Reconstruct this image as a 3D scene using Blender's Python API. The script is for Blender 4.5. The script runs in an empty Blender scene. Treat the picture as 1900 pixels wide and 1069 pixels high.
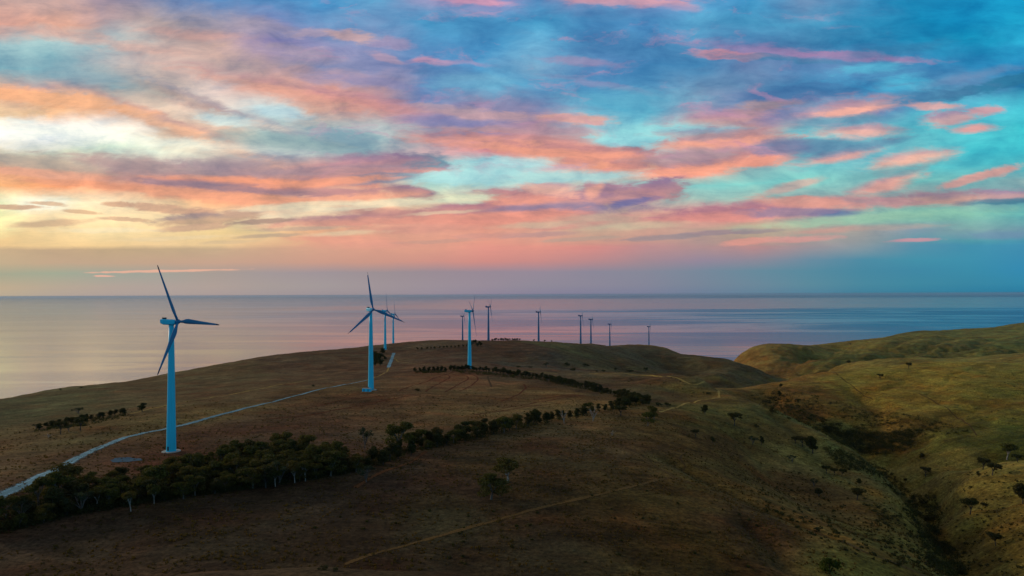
BACKCOL = (0.06, 0.36, 0.62)
TOPCOL = (0.14, 0.125, 0.12)
SUN_E = 1.25
GROUND_K = 4.5
HAZE = 0.8e-5
import bpy, math, random
import numpy as np
from mathutils import Vector, Matrix

random.seed(7)
rng = np.random.default_rng(11)
scene = bpy.context.scene
C = scene.collection
F = 1267.0                      # focal length in photo pixels (24 mm on 36 mm)
CAM_H = 330.0                   # metres above the sea
HZ = 547.0                      # photo row of the level direction

# ------------------------------------------------------------------ camera
pitch = math.atan((HZ - 0.6 - 534.5) / F)
roll = math.radians(0.22)
cam_d = bpy.data.cameras.new("camera")
cam = bpy.data.objects.new("camera", cam_d)
C.objects.link(cam)
cam_d.sensor_width = 36.0
cam_d.lens = 36.0 * F / 1900.0
cam_d.clip_start = 1.0
cam_d.clip_end = 400000.0
fwd = Vector((0, math.cos(pitch), math.sin(pitch)))
right0 = Vector((1, 0, 0))
up0 = right0.cross(fwd)
right = right0 * math.cos(roll) - up0 * math.sin(roll)
up = right0 * math.sin(roll) + up0 * math.cos(roll)
M = Matrix((right, up, -fwd)).transposed().to_4x4()
M.translation = Vector((0, 0, CAM_H))
cam.matrix_world = M
scene.camera = cam

def ray(px, py):
    v = fwd + right * ((px - 950.0) / F) - up * ((py - 534.5) / F)
    return v
def P(px, py, d):               # point seen at (px, py) at forward distance d
    v = ray(px, py)
    return Vector((0, 0, CAM_H)) + v * (d / v.y)

# ------------------------------------------------------------------ helpers
def srgb(h):
    if isinstance(h, str):
        h = h.lstrip('#'); c = [int(h[i:i+2], 16) / 255 for i in (0, 2, 4)]
    else: c = h
    return [x / 12.92 if x <= 0.04045 else ((x + 0.055) / 1.055) ** 2.4 for x in c]

def tag(o, label=None, cat=None, group=None, kind=None):
    if label: o['label'] = label
    if cat: o['category'] = cat
    if group: o['group'] = group
    if kind: o['kind'] = kind
    return o
def mesh_obj(name, verts, faces, mat=None, parent=None, smooth=False, loc=None):
    me = bpy.data.meshes.new(name)
    me.from_pydata([tuple(v) for v in verts], [], [tuple(f) for f in faces])
    if smooth: me.shade_smooth()
    if mat: me.materials.append(mat)
    me.update()
    o = bpy.data.objects.new(name, me); C.objects.link(o)
    if parent: o.parent = parent
    if loc is not None: o.location = loc
    return o
def np_mesh(name, V, Fq, mat=None, smooth=False):
    """fast mesh from numpy verts (n,3) and faces (m,k)"""
    me = bpy.data.meshes.new(name)
    V = np.asarray(V, dtype=np.float32); Fq = np.asarray(Fq, dtype=np.int32)
    k = Fq.shape[1]
    me.vertices.add(len(V)); me.vertices.foreach_set('co', V.ravel())
    me.loops.add(Fq.size); me.loops.foreach_set('vertex_index', Fq.ravel())
    me.polygons.add(len(Fq)); me.polygons.foreach_set('loop_start', np.arange(0, Fq.size, k, dtype=np.int32))
    me.polygons.foreach_set('use_smooth', np.full(len(Fq), smooth))
    me.update(calc_edges=True); me.validate()
    if mat: me.materials.append(mat)
    return me
def link(name, me, parent=None, loc=None):
    o = bpy.data.objects.new(name, me); C.objects.link(o)
    if parent: o.parent = parent
    if loc is not None: o.location = loc
    return o
def empty(name, loc=(0, 0, 0), rz=0.0):
    o = bpy.data.objects.new(name, None); C.objects.link(o)
    o.location = loc; o.rotation_euler = (0, 0, rz); o.empty_display_size = 0.5
    return o

def value_noise(x, y, seed=0):
    xi = np.floor(x).astype(np.int64); yi = np.floor(y).astype(np.int64)
    fx = x - xi; fy = y - yi
    def g(ix, iy):
        h = (ix * 374761393 + iy * 668265263 + seed * 1442695041) & 0xffffffff
        h = ((h ^ (h >> 13)) * 1274126177) & 0xffffffff
        h = h ^ (h >> 16)
        a = (h & 0xffff) / 65535.0 * 2 * np.pi
        return np.cos(a), np.sin(a)
    u = fx * fx * fx * (fx * (fx * 6 - 15) + 10); v = fy * fy * fy * (fy * (fy * 6 - 15) + 10)
    def d(ix, iy, dx, dy):
        gx, gy = g(ix, iy); return gx * dx + gy * dy
    n00 = d(xi, yi, fx, fy); n10 = d(xi + 1, yi, fx - 1, fy)
    n01 = d(xi, yi + 1, fx, fy - 1); n11 = d(xi + 1, yi + 1, fx - 1, fy - 1)
    return ((n00 * (1 - u) + n10 * u) * (1 - v) + (n01 * (1 - u) + n11 * u) * v) * 1.5
def fbm(x, y, scale, octv=4, seed=0, gain=0.5):
    s = 0; a = 1.0; f = 1.0 / scale
    for i in range(octv):
        s = s + a * value_noise(x * f + 17.3 * i, y * f - 9.1 * i, seed + i); a *= gain; f *= 2.03
    return s

# node helper
class NT:
    def __init__(s, tree): s.t = tree; s.n = tree.nodes; s.l = tree.links
    def node(s, typ, **kw):
        n = s.n.new(typ)
        for k, v in kw.items(): setattr(n, k, v)
        return n
    def put(s, sock, val):
        if isinstance(val, bpy.types.NodeSocket): s.l.new(val, sock)
        else: sock.default_value = val
    def math(s, op, a, b=0.0, c=0.0, clamp=False):
        n = s.node('ShaderNodeMath', operation=op, use_clamp=clamp)
        s.put(n.inputs[0], a); s.put(n.inputs[1], b); s.put(n.inputs[2], c); return n.outputs[0]
    def vmath(s, op, a, b=(0, 0, 0)):
        n = s.node('ShaderNodeVectorMath', operation=op)
        s.put(n.inputs[0], a); s.put(n.inputs[1], b); return n.outputs[0]
    def comb(s, x, y, z=0.0):
        n = s.node('ShaderNodeCombineXYZ'); s.put(n.inputs[0], x); s.put(n.inputs[1], y); s.put(n.inputs[2], z); return n.outputs[0]
    def sep(s, v):
        n = s.node('ShaderNodeSeparateXYZ'); s.put(n.inputs[0], v); return n.outputs
    def noise(s, vec, scale, detail=2.0, rough=0.5, dim='3D', dist=0.0):
        n = s.node('ShaderNodeTexNoise', noise_dimensions=dim)
        s.put(n.inputs['Vector'], vec); s.put(n.inputs['Scale'], scale); s.put(n.inputs['Detail'], detail)
        s.put(n.inputs['Roughness'], rough); s.put(n.inputs['Distortion'], dist); return n
    def mix(s, f, a, b, blend='MIX'):
        n = s.node('ShaderNodeMix', data_type='RGBA', blend_type=blend)
        s.put(n.inputs[0], f); s.put(n.inputs[6], a); s.put(n.inputs[7], b); return n.outputs[2]
    def maprange(s, v, a, b, c=0.0, d=1.0, typ='SMOOTHSTEP'):
        n = s.node('ShaderNodeMapRange', interpolation_type=typ)
        for i, x in enumerate((v, a, b, c, d)): s.put(n.inputs[i], x)
        return n.outputs[0]

def new_mat(name):
    m = bpy.data.materials.new(name); m.use_nodes = True
    t = NT(m.node_tree); b = m.node_tree.nodes['Principled BSDF']
    return m, t, b
# ------------------------------------------------------------------ sky
SUN_AZ = -62.0      # degrees right of straight ahead (negative = left)
SUN_EL = 15.0
COLS = [i * 100 for i in range(20)]
ROWS = {
0:   "c8a69e c0a3a0 a896a5 7c8eb4 5a86ba 5488bb 4d94c8 5b9fcb 8a92bc 8a88b8 5a8ec0 8c88b0 7b8cbe 4d92c6 3f92c2 6a90b8 4590be 2088b8 1a90c0 1a9ccc",
40:  "e0a898 dba895 b09ba0 b0a0a0 9a96aa 7a88b8 6896c4 7099c4 4a9ac8 3f90c2 4a9cc8 4488ba 508ec0 559ec8 4a98c2 4a94be 2a86b4 1482b2 1488ba 1fa2cc",
80:  "98bcc4 a8c8cc a8c4c8 bca8a4 c0a49e 9088b4 8c8cb4 7c8cb8 5590c0 4590c2 60acd4 5088ba 4585ba 5090bc 5f84b4 4585b0 2c80ae 1f86b4 148cb8 2aa2cc",
120: "82b4c0 7aacba b0b4b8 cbb4ae c0a8a4 b29aa0 8890b4 8a90b8 5b8cc0 5298c8 7aa8c8 5b8abc 3f80b2 4a8cba 6a86b0 5580b0 5880b0 4880b0 2f88ba 2a8cc0",
160: "e0a488 a898a0 90a0a4 b0a8a0 e0cac4 dba898 d59c90 a890a0 6088b8 62a8cc 4f94c0 5090be 4f90bc 6890b4 6088b0 3f90bc 3aa0cc 4a98c0 5a88b4 2a7ca8",
200: "fcdcb0 ffc898 f0c8b0 d8c4b4 e8d8cc d0e4e4 e0b4a0 b49098 8088b4 9088a8 7888b0 5aaccc 5ab0cc 8898b4 7c84b0 9090a8 7888b0 4a94be 52b0cc 4ac0d4",
240: "ffffff ffffff fff8ec ecccb0 d4b4a0 b4ccc8 98b8bc b4c8c8 a8a0a8 8c88b0 b890a0 8ab8c8 88ccd8 c8a0a0 c09498 70c0cc 78c0cc 60c0cc 58c4d0 40c4d0",
280: "d8d4c0 c8d0bc d8ecd8 e8f0dc c8bcb0 9098a8 a0b0b8 88a8b0 d8b8b8 d89098 f0a088 e09880 98c0c8 c8a8a8 c09898 6888a8 68a8bc 70c0c8 48c4d0 44c4d0",
310: "e8ac88 d4a890 b49898 b09698 a08c98 d8a898 c89898 b08898 88b0b8 a0d8dc a8d8d8 e0a890 e8a890 e0a490 98b8b8 78c8cc 78c0c8 60c4cc 50b8c4 50b0bc",
340: "fbb880 f8a878 f09c78 d09080 b08888 b08488 c89088 d89888 a8d0c8 a8dcd8 c8c8c0 b8c4bc 90c0c0 88ccc8 80ccc8 80c8c4 80c0c0 70c0bc 70b0b4 88a8ac",
370: "fff8d0 fff0c8 ffe8c0 ffd8a8 fcb888 f0a888 eed0b0 e8c4a0 d8d8b8 d0b8a8 b89090 b09498 a8a8a8 a0c0b8 a0b8b0 a0b0ac 90a8a8 98a4a4 90a0a4 5890a0",
400: "ffe8b8 fce0b0 fde4b4 fde0b0 f0d0a4 ecd8b8 f0d4b0 e8b098 e0988a e09080 e09888 c8a898 d0a494 e09890 c88c88 8898a0 88b0a8 80bcac 7cbcb0 6cbcb8",
430: "f8d498 f8d8a0 fce0a8 fbdba4 f4d498 e8c898 e8ac88 e0a48c dca08c e09c88 dca490 ccac94 cca090 b89c90 b8a890 b0a898 a4a09c 8098a8 80a8a8 7098a8",
452: "f2cc94 f4d098 f4d098 f4d09c f0cc98 e4b890 dca88a dea28a dea08a e29a88 de9c8a d29a8a c4968c b09490 b89a8c a49a98 90989c 6094a4 5098a8 4c94ac",
460: "ccb08c c4a888 c2a886 c4aa88 c8ac8c d0a88c d8a48c dca08a e0a08a e4988a e09688 d88f88 c09090 b09090 b88c8c a09498 8898a0 5890a8 4490ac 4490b0",
485: "c4ae8e c4a88c c2a68c c4a48c c8a48e c8a08c cc9c8a cc9888 d09488 d08e86 c88c88 b88a8c a48a92 94889a 8c8a98 6a8ca0 4f8ca4 4490a8 4090ac 3c8cb0",
505: "a8a890 a4aa94 a0a698 a4a298 a89c94 a49898 a09498 9c9094 9a8c94 988a96 968a98 8c8898 868898 78889a 688a9c 588a9e 4888a0 4088a4 3c8ca8 368ab0",
530: "c0ac90 b8a894 b4a498 b0a29a b0a098 a89c98 a49a9a a09498 9c9098 988c98 908a98 8c8898 848698 788698 6c889a 5c8a9c 4a889e 4088a0 3a86a2 3488a8",
546: "bcac94 b6a698 b2a29a aea09a ac9c98 a49898 a09498 9c9096 988c98 908698 888298 828098 7c8098 708098 648298 54829a 42809a 387f9c 307e9e 2a7ca0",
}
# clouds with an edge of their own: px, py, half width, half height, tilt (deg, up to the right positive), colour, strength, softness
BLOBS = [
 (560,170,190,16,-12,'e4a08c',.75,.5),(700,190,120,12,-10,'dc9088',.6,.5),
 (450,218,150,9,-14,'e4b09c',.5,.5),(350,180,120,12,-22,'b8988e',.6,.5),(300,222,170,13,-20,'f6b48c',.8,.45),(90,180,150,13,-8,'fbb27c',.85,.45),
 (130,130,150,20,-10,'7ea8b8',.6,.6),(190,75,160,10,-8,'e6ac9a',.5,.6),(360,60,90,10,-5,'e0a294',.5,.6),
 (300,262,300,9,-4,'eef8e6',.5,.6),(90,238,165,18,-4,'fcfff2',.9,.6),
 (620,255,120,20,-6,'6a94aa',.75,.5),(520,262,120,14,-6,'9cb8b4',.6,.5),
 (520,205,50,12,-8,'c8e8ea',.8,.5),(420,220,55,10,-6,'d2f0ec',.7,.5),
 (600,60,60,8,0,'b49cb0',.7,.4),(655,66,45,9,-4,'c8a2a2',.8,.4),(720,78,35,8,-6,'a894b8',.7,.4),
 (720,108,35,6,-14,'b898b0',.7,.4),(800,113,40,6,-3,'c890ac',.85,.4),(860,115,60,5,-3,'9c90bc',.6,.5),
 (830,135,60,14,-8,'4a80b4',.7,.5),(880,45,90,26,-6,'3c8cc0',.6,.6),(990,85,45,24,20,'66b4dc',.5,.6),(890,2,60,7,-4,'c890b0',.9,.4),
 (880,150,80,12,0,'6aaed0',.6,.6),
 (900,213,110,8,-5,'c09aa2',.85,.4),(830,200,60,7,-6,'b096a4',.7,.4),(830,226,80,10,-6,'8080b4',.7,.5),(910,240,100,5,-2,'c49898',.7,.5),
 (880,262,110,14,-5,'e89888',.85,.45),(1000,268,130,15,-5,'f4a084',.9,.4),(1070,222,60,8,-3,'e0a090',.8,.4),(1010,240,90,8,-3,'b890a0',.6,.5),
 (1160,1,110,8,-2,'d898a4',.8,.4),(1260,14,40,7,-5,'a890b4',.6,.5),
 (1120,20,90,16,0,'4a88bc',.5,.6),(1180,90,150,26,-4,'3c80b4',.6,.6),(1080,115,70,6,-6,'a088b0',.6,.5),(1120,158,90,6,-10,'8c84b0',.5,.5),
 (1440,96,130,11,-6,'a080b0',.7,.5),(1350,102,55,6,-4,'cc8898',.9,.4),(1600,106,120,7,-3,'9c7cac',.8,.4),
 (1450,110,120,5,-4,'2c7ca8',.6,.4),(1660,95,100,8,8,'1c78a8',.5,.5),(1620,127,60,10,5,'40b0d4',.8,.5),(1690,158,55,13,0,'38b8dc',.8,.5),
 (1180,185,130,18,0,'58b0d0',.6,.6),(1240,248,110,18,3,'84d4dc',.95,.4),(1160,262,60,10,0,'86d0da',.8,.4),
 (1500,175,130,17,5,'3c70a8',.7,.45),(1830,165,110,8,12,'16749e',.85,.35),(1800,145,110,9,10,'6488b4',.6,.6),(1700,185,110,12,8,'4480ac',.7,.4),
 (1520,250,90,9,2,'6cd0d8',.9,.4),
 (1590,202,70,17,8,'e0a096',1,.35),(1570,212,45,7,8,'eea898',.9,.35),(1590,246,68,13,0,'f4a898',1,.35),(1560,226,70,7,3,'5c9cb8',.8,.4),
 (1740,199,38,6,0,'d4a0a0',.9,.4),(1765,222,50,12,6,'c8989c',.9,.4),(1812,243,34,7,3,'f09c94',1,.35),(1835,210,30,7,8,'c8929c',.9,.4),(1500,275,120,10,3,'5890b0',.6,.5),
 (1350,218,70,12,5,'d49c98',.8,.45),(1420,200,60,8,5,'b4908c',.7,.5),
 (1340,262,110,12,4,'f0a088',.95,.4),(1300,248,80,10,0,'b498a0',.7,.5),
 (1110,304,85,20,3,'f8a080',1,.35),(1175,298,40,18,10,'c88480',.8,.4),(1040,318,60,10,2,'e4c4bc',.7,.5),(1070,282,130,11,-4,'f49c80',.95,.4),
 (1290,312,110,14,6,'f49c80',1,.35),(1290,292,100,13,4,'a88c98',.85,.45),(1420,292,50,17,6,'f09880',.95,.4),(1450,276,50,14,0,'7080a8',.8,.4),
 (1560,292,65,9,9,'e8a094',1,.35),(1600,275,90,8,10,'6090b0',.7,.5),
 (1690,298,68,13,9,'f8ae94',1,.33),(1645,343,66,15,19,'e89a8c',1,.35),(1660,322,90,9,10,'64a8b0',.7,.5),
 (1820,332,70,7,15,'d49c94',.95,.35),(1860,366,60,9,0,'c0949a',.9,.4),
 (1740,372,80,11,2,'c8988c',.95,.4),(1600,378,110,8,-1,'c09094',.85,.4),(1860,378,70,5,2,'3c7c98',.8,.4),
 (1470,348,55,7,14,'c4a49c',.8,.4),
 (1400,392,180,14,2,'e49a8c',.95,.4),(1330,400,130,12,5,'e08c84',.9,.4),(1545,398,46,7,-1,'5a70a4',.85,.5),(1470,396,80,7,1,'8c7c9c',.8,.4),(1500,378,80,8,-3,'e09888',.85,.4),
 (1230,350,42,15,8,'a88490',1,.3),(1150,362,90,17,3,'c88c8c',.95,.35),(1050,372,120,14,2,'c48e90',.9,.4),(930,370,95,16,3,'ea9682',.95,.35),(1040,388,150,8,1,'8c7c9c',.85,.4),(1168,378,50,6,10,'6a70a8',.8,.55),(1100,350,16,13,30,'eca490',.9,.35),(1020,350,50,12,-5,'eeb09c',.85,.4),(860,385,60,10,5,'c88488',.8,.4),
 (960,402,120,8,4,'ec9480',.9,.4),(740,405,150,10,3,'e49480',.85,.4),(620,408,120,9,3,'e89c86',.8,.4),(700,392,80,8,-5,'c88c84',.7,.4),
 (770,425,110,6,2,'d89484',.6,.45),(640,445,90,9,-3,'ec9c84',.7,.45),(700,455,120,6,0,'e49a86',.5,.45),
 (880,318,110,20,0,'a2dcde',1,.35),(960,300,60,8,0,'b0dce0',.7,.4),(1040,330,130,9,2,'a4d8d8',.9,.4),(700,378,150,7,4,'eadcb8',.8,.4),(860,368,60,8,2,'d8e4c0',.8,.4),
 (780,300,55,14,0,'5c86a0',.9,.35),(700,300,90,16,3,'c48890',.8,.45),(690,316,110,5,0,'f09a84',.9,.4),(700,330,70,8,5,'7888a0',.85,.35),(760,355,50,9,-10,'b88484',.9,.35),
 (560,342,150,7,5,'f49c78',.85,.4),(650,362,100,9,3,'f4a484',.9,.35),(560,355,160,6,0,'b88488',.7,.45),(600,315,200,8,2,'a88c98',.7,.5),
 (420,332,120,6,-2,'f89c74',.9,.4),(320,338,120,7,-2,'907c90',.7,.45),(430,352,130,6,-3,'a0808c',.7,.45),(300,350,260,7,-5,'f4a078',.8,.45),(430,366,130,8,-3,'f8a47c',.85,.4),
 (250,302,150,12,-6,'b09494',.8,.5),(60,300,120,14,-8,'b8a898',.8,.5),(60,318,150,7,-5,'f0a888',.8,.45),(420,305,110,10,-3,'a88e98',.7,.5),
 (60,376,70,14,0,'fffce0',1,.6),(0,395,45,35,0,'fffbb0',.8,.7),
 (20,381,48,4,0,'dcae88',.9,.3),(85,375,32,3,-5,'dcb088',.8,.3),(220,377,22,4,-3,'e0ae88',.9,.3),(310,386,65,6,-6,'dcaa88',.9,.3),(380,393,26,7,-4,'d4a486',.9,.3),(150,391,30,3,-4,'d8ae84',.8,.3),(385,404,80,9,4,'c8a284',.9,.3),(480,410,50,4,3,'b09080',.9,.3),(360,421,60,5,3,'d0a488',.8,.3),(90,412,70,5,3,'dcb48a',.8,.4),(500,436,60,3,3,'b8a088',.7,.4),
 (1060,420,70,5,3,'d89488',.8,.35),(1330,434,70,4,4,'a08890',.85,.3),(1240,442,80,4,3,'9c8c90',.8,.35),(1410,432,40,3,3,'9c8c90',.8,.35),(1180,420,100,6,2,'c8c4a0',.5,.5),
 (1390,450,45,5,5,'ec9888',.7,.4),(1480,447,60,5,3,'e49890',.7,.4),(1540,430,60,5,3,'d8988c',.6,.45),(1700,449,40,3,2,'d0909c',.8,.4),(1560,412,160,7,4,'a8c8a4',.6,.5),(1700,405,170,10,3,'86c4aa',.6,.5),(1650,425,90,5,2,'b0a098',.6,.5),(1850,440,70,7,0,'6c8cae',.6,.5),
 (230,405,40,3,-3,'d0a886',.8,.35),(440,395,34,5,-3,'cca488',.8,.35),(420,448,50,3,2,'dcbc90',.6,.4),(330,440,90,3,2,'f8d8a0',.7,.4),(200,425,90,4,0,'fce8b8',.6,.4),(560,423,70,3,2,'c8a890',.7,.35),
 (1000,436,60,4,3,'b89090',.6,.35),(1090,444,70,3,3,'b8a090',.6,.35),(900,438,60,4,3,'d09488',.6,.35),(820,448,70,3,2,'c89888',.6,.35),
 (620,150,60,8,-10,'9c94b4',.6,.5),(560,95,70,12,-8,'b09cae',.6,.5),(480,45,70,14,-10,'a498ac',.6,.5),(690,150,80,8,-8,'8488b8',.6,.5),
 (640,432,70,4,2,'e8d0a4',.6,.5),(560,380,90,5,4,'f0dcb4',.8,.4),(1010,418,70,5,2,'d4bc9c',.6,.5),(820,395,60,3,4,'e4c8a4',.6,.4),
 (300,501,110,1.6,1,'eab094',.95,.3),(193,510,15,1.3,0,'ecb098',1,.3),
]
world = bpy.data.worlds.new("World"); scene.world = world; world.use_nodes = True
wt = NT(world.node_tree)
bg = world.node_tree.nodes['Background']
tc = wt.node('ShaderNodeTexCoord')
dx, dy, dz = wt.sep(tc.outputs['Generated'])
az = wt.math('MULTIPLY', wt.math('ARCTAN2', dx, dy), 180 / math.pi)      # degrees right of +Y
hor = wt.math('SQRT', wt.math('ADD', wt.math('MULTIPLY', dx, dx), wt.math('MULTIPLY', dy, dy)))
azc = wt.math('MINIMUM', wt.math('ABSOLUTE', az), 50.0)
ck = wt.math('COSINE', wt.math('MULTIPLY', azc, math.pi / 180))
v = wt.math('DIVIDE', wt.math('DIVIDE', dz, wt.math('MAXIMUM', hor, 0.02)), ck)
vd = wt.math('MULTIPLY', v, 57.3)                                         # ~degrees up
u_ = wt.math('MULTIPLY', wt.math('DIVIDE', dx, wt.math('MAXIMUM', wt.math('ABSOLUTE', dy), 0.55)), 57.3)
# streaky domain warp, weaker towards the horizon
p0 = wt.comb(u_, wt.math('MULTIPLY', vd, 2.4), wt.math('MULTIPLY', dy, 1.0))
n1 = wt.noise(p0, 0.10, 5.0, 0.55, dist=0.4)
n2 = wt.noise(wt.vmath('ADD', p0, (31, 77, 5)), 0.35, 6.0, 0.6, dist=0.3)
amp = wt.maprange(vd, 1.0, 16.0, 0.10, 1.0)
c1 = wt.vmath('SUBTRACT', n1.outputs['Color'], (0.5, 0.5, 0.5))
c2 = wt.vmath('SUBTRACT', n2.outputs['Color'], (0.5, 0.5, 0.5))
a1 = wt.sep(c1); a2 = wt.sep(c2)
wu = wt.math('MULTIPLY', amp, wt.math('ADD', wt.math('MULTIPLY', a1[0], 7.0), wt.math('MULTIPLY', a2[0], 3.5)))
wv = wt.math('MULTIPLY', amp, wt.math('ADD', wt.math('MULTIPLY', a1[1], 2.6), wt.math('MULTIPLY', a2[1], 1.6)))
us = wt.math('ADD', u_, wu); vs = wt.math('ADD', vd, wv)
UMAX = 50.0 * 57.3 / 57.3
fac = wt.maprange(us, -60.0, 60.0, 0, 1, 'LINEAR')
def pos(px): return ((px - 950) / F * 57.3 + 60) / 120
def ramp(hexes, lo='', hi=''):
    n = wt.node('ShaderNodeValToRGB'); cr = n.color_ramp; cr.interpolation = 'B_SPLINE' if False else 'LINEAR'
    wt.l.new(fac, n.inputs[0])
    cols = [srgb(h) for h in hexes]
    cr.elements[0].position = 0.0; cr.elements[0].color = (*[c * 0.8 for c in cols[0]], 1)
    cr.elements[1].position = 1.0; cr.elements[1].color = (*[c * 0.8 for c in cols[-1]], 1)
    for px, c in zip(COLS, cols):
        e = cr.elements.new(pos(px)); e.color = (*c, 1)
    return n.outputs[0]
keys = sorted(ROWS, reverse=True)         # from the horizon up
col = ramp(ROWS[keys[0]].split()); prev = (HZ - keys[0]) / F * 57.3
for k in keys[1:]:
    vv = (HZ - k) / F * 57.3
    col = wt.mix(wt.maprange(vs, prev, vv, 0, 1, 'LINEAR'), col, ramp(ROWS[k].split()))
    prev = vv
# cloud bodies
fine = wt.noise(wt.comb(wt.math('MULTIPLY', u_, 0.7), wt.math('MULTIPLY', vd, 2.6), 3.0), 0.6, 8.0, 0.65, dist=0.6)
fn = wt.math('SUBTRACT', fine.outputs['Fac'], 0.5)
bw = wt.maprange(vd, 2.0, 22.0, 0.15, 0.85)
bpos = wt.comb(wt.math('ADD', u_, wt.math('MULTIPLY', wt.math('ADD', wt.math('MULTIPLY', a1[2], 1.2), wt.math('MULTIPLY', a2[2], 2.0)), bw)),
               wt.math('ADD', vd, wt.math('MULTIPLY', wt.math('ADD', wt.math('MULTIPLY', a1[0], 0.6), wt.math('MULTIPLY', a2[0], 1.3)), bw)), 0.0)
for (px, py, rx, ry, rot, h, op, soft) in BLOBS:
    if px > 1480 and op > .9 and 'e' <= h[0]: op, soft, rx = .85, .55, rx * 1.12
    m = wt.node('ShaderNodeMapping', vector_type='TEXTURE')
    wt.l.new(bpos, m.inputs[0])
    k = 57.3 / F
    m.inputs['Location'].default_value = ((px - 950) * k, (HZ - py) * k, 0)
    m.inputs['Rotation'].default_value = (0, 0, math.radians(rot))
    m.inputs['Scale'].default_value = (rx * 1.6 * k, ry * 1.75 * k, 1)
    g = wt.node('ShaderNodeTexGradient', gradient_type='SPHERICAL'); wt.l.new(m.outputs[0], g.inputs[0])
    t = wt.math('MULTIPLY_ADD', fn, 1.25, g.outputs[1])
    t = wt.math('MULTIPLY', t, wt.math('GREATER_THAN', g.outputs[1], 0.001))
    f = wt.maprange(t, 0.04, 0.10 + soft * 1.3, 0, op)
    cc = srgb(h); lum = 0.3 * cc[0] + 0.5 * cc[1] + 0.2 * cc[2]
    cc = [c * 0.88 + lum * 0.12 for c in cc]
    cin = (*cc, 1)
    if cc[0] > cc[2] * 1.25 and ry >= 9 and 120 < py < 412 and px > 250:      # lit from below: warm base, mauve top
        m2 = wt.node('ShaderNodeMapping', vector_type='TEXTURE'); wt.l.new(bpos, m2.inputs[0])
        m2.inputs['Location'].default_value = ((px - 950) * k, (HZ - py) * k - ry * 0.5 * k, 0)
        m2.inputs['Rotation'].default_value = (0, 0, math.radians(rot + 90))
        m2.inputs['Scale'].default_value = (ry * 2.2 * k, 1, 1)
        g2 = wt.node('ShaderNodeTexGradient', gradient_type='LINEAR'); wt.l.new(m2.outputs[0], g2.inputs[0])
        ly = g2.outputs[1]
        cin = wt.mix(wt.maprange(wt.math('MULTIPLY_ADD', fn, 0.7, ly), 0.08, 0.60, 0, 0.7), cin, (cc[0] * .50, cc[1] * .62, cc[2] * 1.05, 1))
    col = wt.mix(f, col, cin)
# faint fibrous streaks
st = wt.noise(wt.comb(wt.math('MULTIPLY', us, 0.35), wt.math('MULTIPLY', vs, 1.7), 9.0), 1.0, 7.0, 0.62)
# small pink lit flecks on the blue deck, mauve undersides everywhere
fl = wt.noise(wt.comb(wt.math('MULTIPLY', us, 0.16), wt.math('MULTIPLY', vs, 0.62), 4.0), 1.0, 8.0, 0.62, dist=0.5).outputs['Fac']
reg = wt.math('MULTIPLY', wt.maprange(vd, 8.5, 12.0), wt.math('MULTIPLY', wt.maprange(u_, -24.0, -12.0), wt.maprange(u_, 34.0, 18.0)))
col = wt.mix(wt.math('MULTIPLY', wt.maprange(fl, 0.54, 0.72, 0, 0.5), reg), col, (*srgb('c48eac'), 1))
puff = wt.noise(wt.comb(wt.math('MULTIPLY', u_, 0.24), wt.math('MULTIPLY', vd, 0.55), 14.0), 1.0, 8.0, 0.60, dist=0.4).outputs['Fac']
dn = wt.math('ADD', wt.math('MULTIPLY', wt.math('SUBTRACT', st.outputs['Fac'], 0.5), 0.22), wt.math('MULTIPLY', wt.math('SUBTRACT', puff, 0.5), 1.25))
dn = wt.math('MULTIPLY', dn, wt.maprange(vd, 2.2, 8.0, 0.0, 1.0))
edge = wt.noise(wt.comb(wt.math('MULTIPLY', u_, 0.14), wt.math('MULTIPLY', vd, 1.6), 21.0), 1.0, 9.0, 0.6, dist=1.0).outputs['Fac']
rid = wt.math('MULTIPLY', wt.maprange(wt.math('ABSOLUTE', wt.math('SUBTRACT', edge, 0.5)), 0.0, 0.05, -0.03, 0.01, 'LINEAR'), wt.maprange(vd, 2.4, 5.0))
dn = wt.math('ADD', dn, rid)
col = wt.vmath('MULTIPLY', col, wt.comb(wt.math('MULTIPLY_ADD', dn, 1.25, 1.0), wt.math('MULTIPLY_ADD', dn, 0.95, 1.0), wt.math('MULTIPLY_ADD', dn, 0.6, 1.0)))
# the rest of the dome: unseen bright blue added behind to light towers, neutral overhead, over a low-sun sky model
sky = wt.node('ShaderNodeTexSky', sky_type='NISHITA', sun_disc=False)
sky.sun_elevation = math.radians(SUN_EL); sky.sun_rotation = math.radians(SUN_AZ)
bk_ = wt.mix(wt.maprange(dz, 0.05, 0.75), (*BACKCOL, 1), (*TOPCOL, 1))
back = wt.vmath('ADD', wt.vmath('MULTIPLY', sky.outputs[0], (0.015, 0.015, 0.015)), bk_)
ga = wt.maprange(wt.math('ABSOLUTE', az), 55.0, 85.0)
ge = wt.maprange(vd, 27.0, 55.0)
gb = wt.math('MAXIMUM', ga, ge)
wt.l.new(col, bg.inputs[0]); bg.inputs[1].default_value = 1.0
bg2 = wt.node('ShaderNodeBackground'); wt.l.new(back, bg2.inputs[0])
ms_ = wt.node('ShaderNodeMixShader'); wt.l.new(gb, ms_.inputs[0]); wt.l.new(bg.outputs[0], ms_.inputs[1]); wt.l.new(bg2.outputs[0], ms_.inputs[2])
wt.l.new(ms_.outputs[0], world.node_tree.nodes['World Output'].inputs[0])
world.cycles.sampling_method = 'MANUAL'; world.cycles.sample_map_resolution = 512

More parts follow.
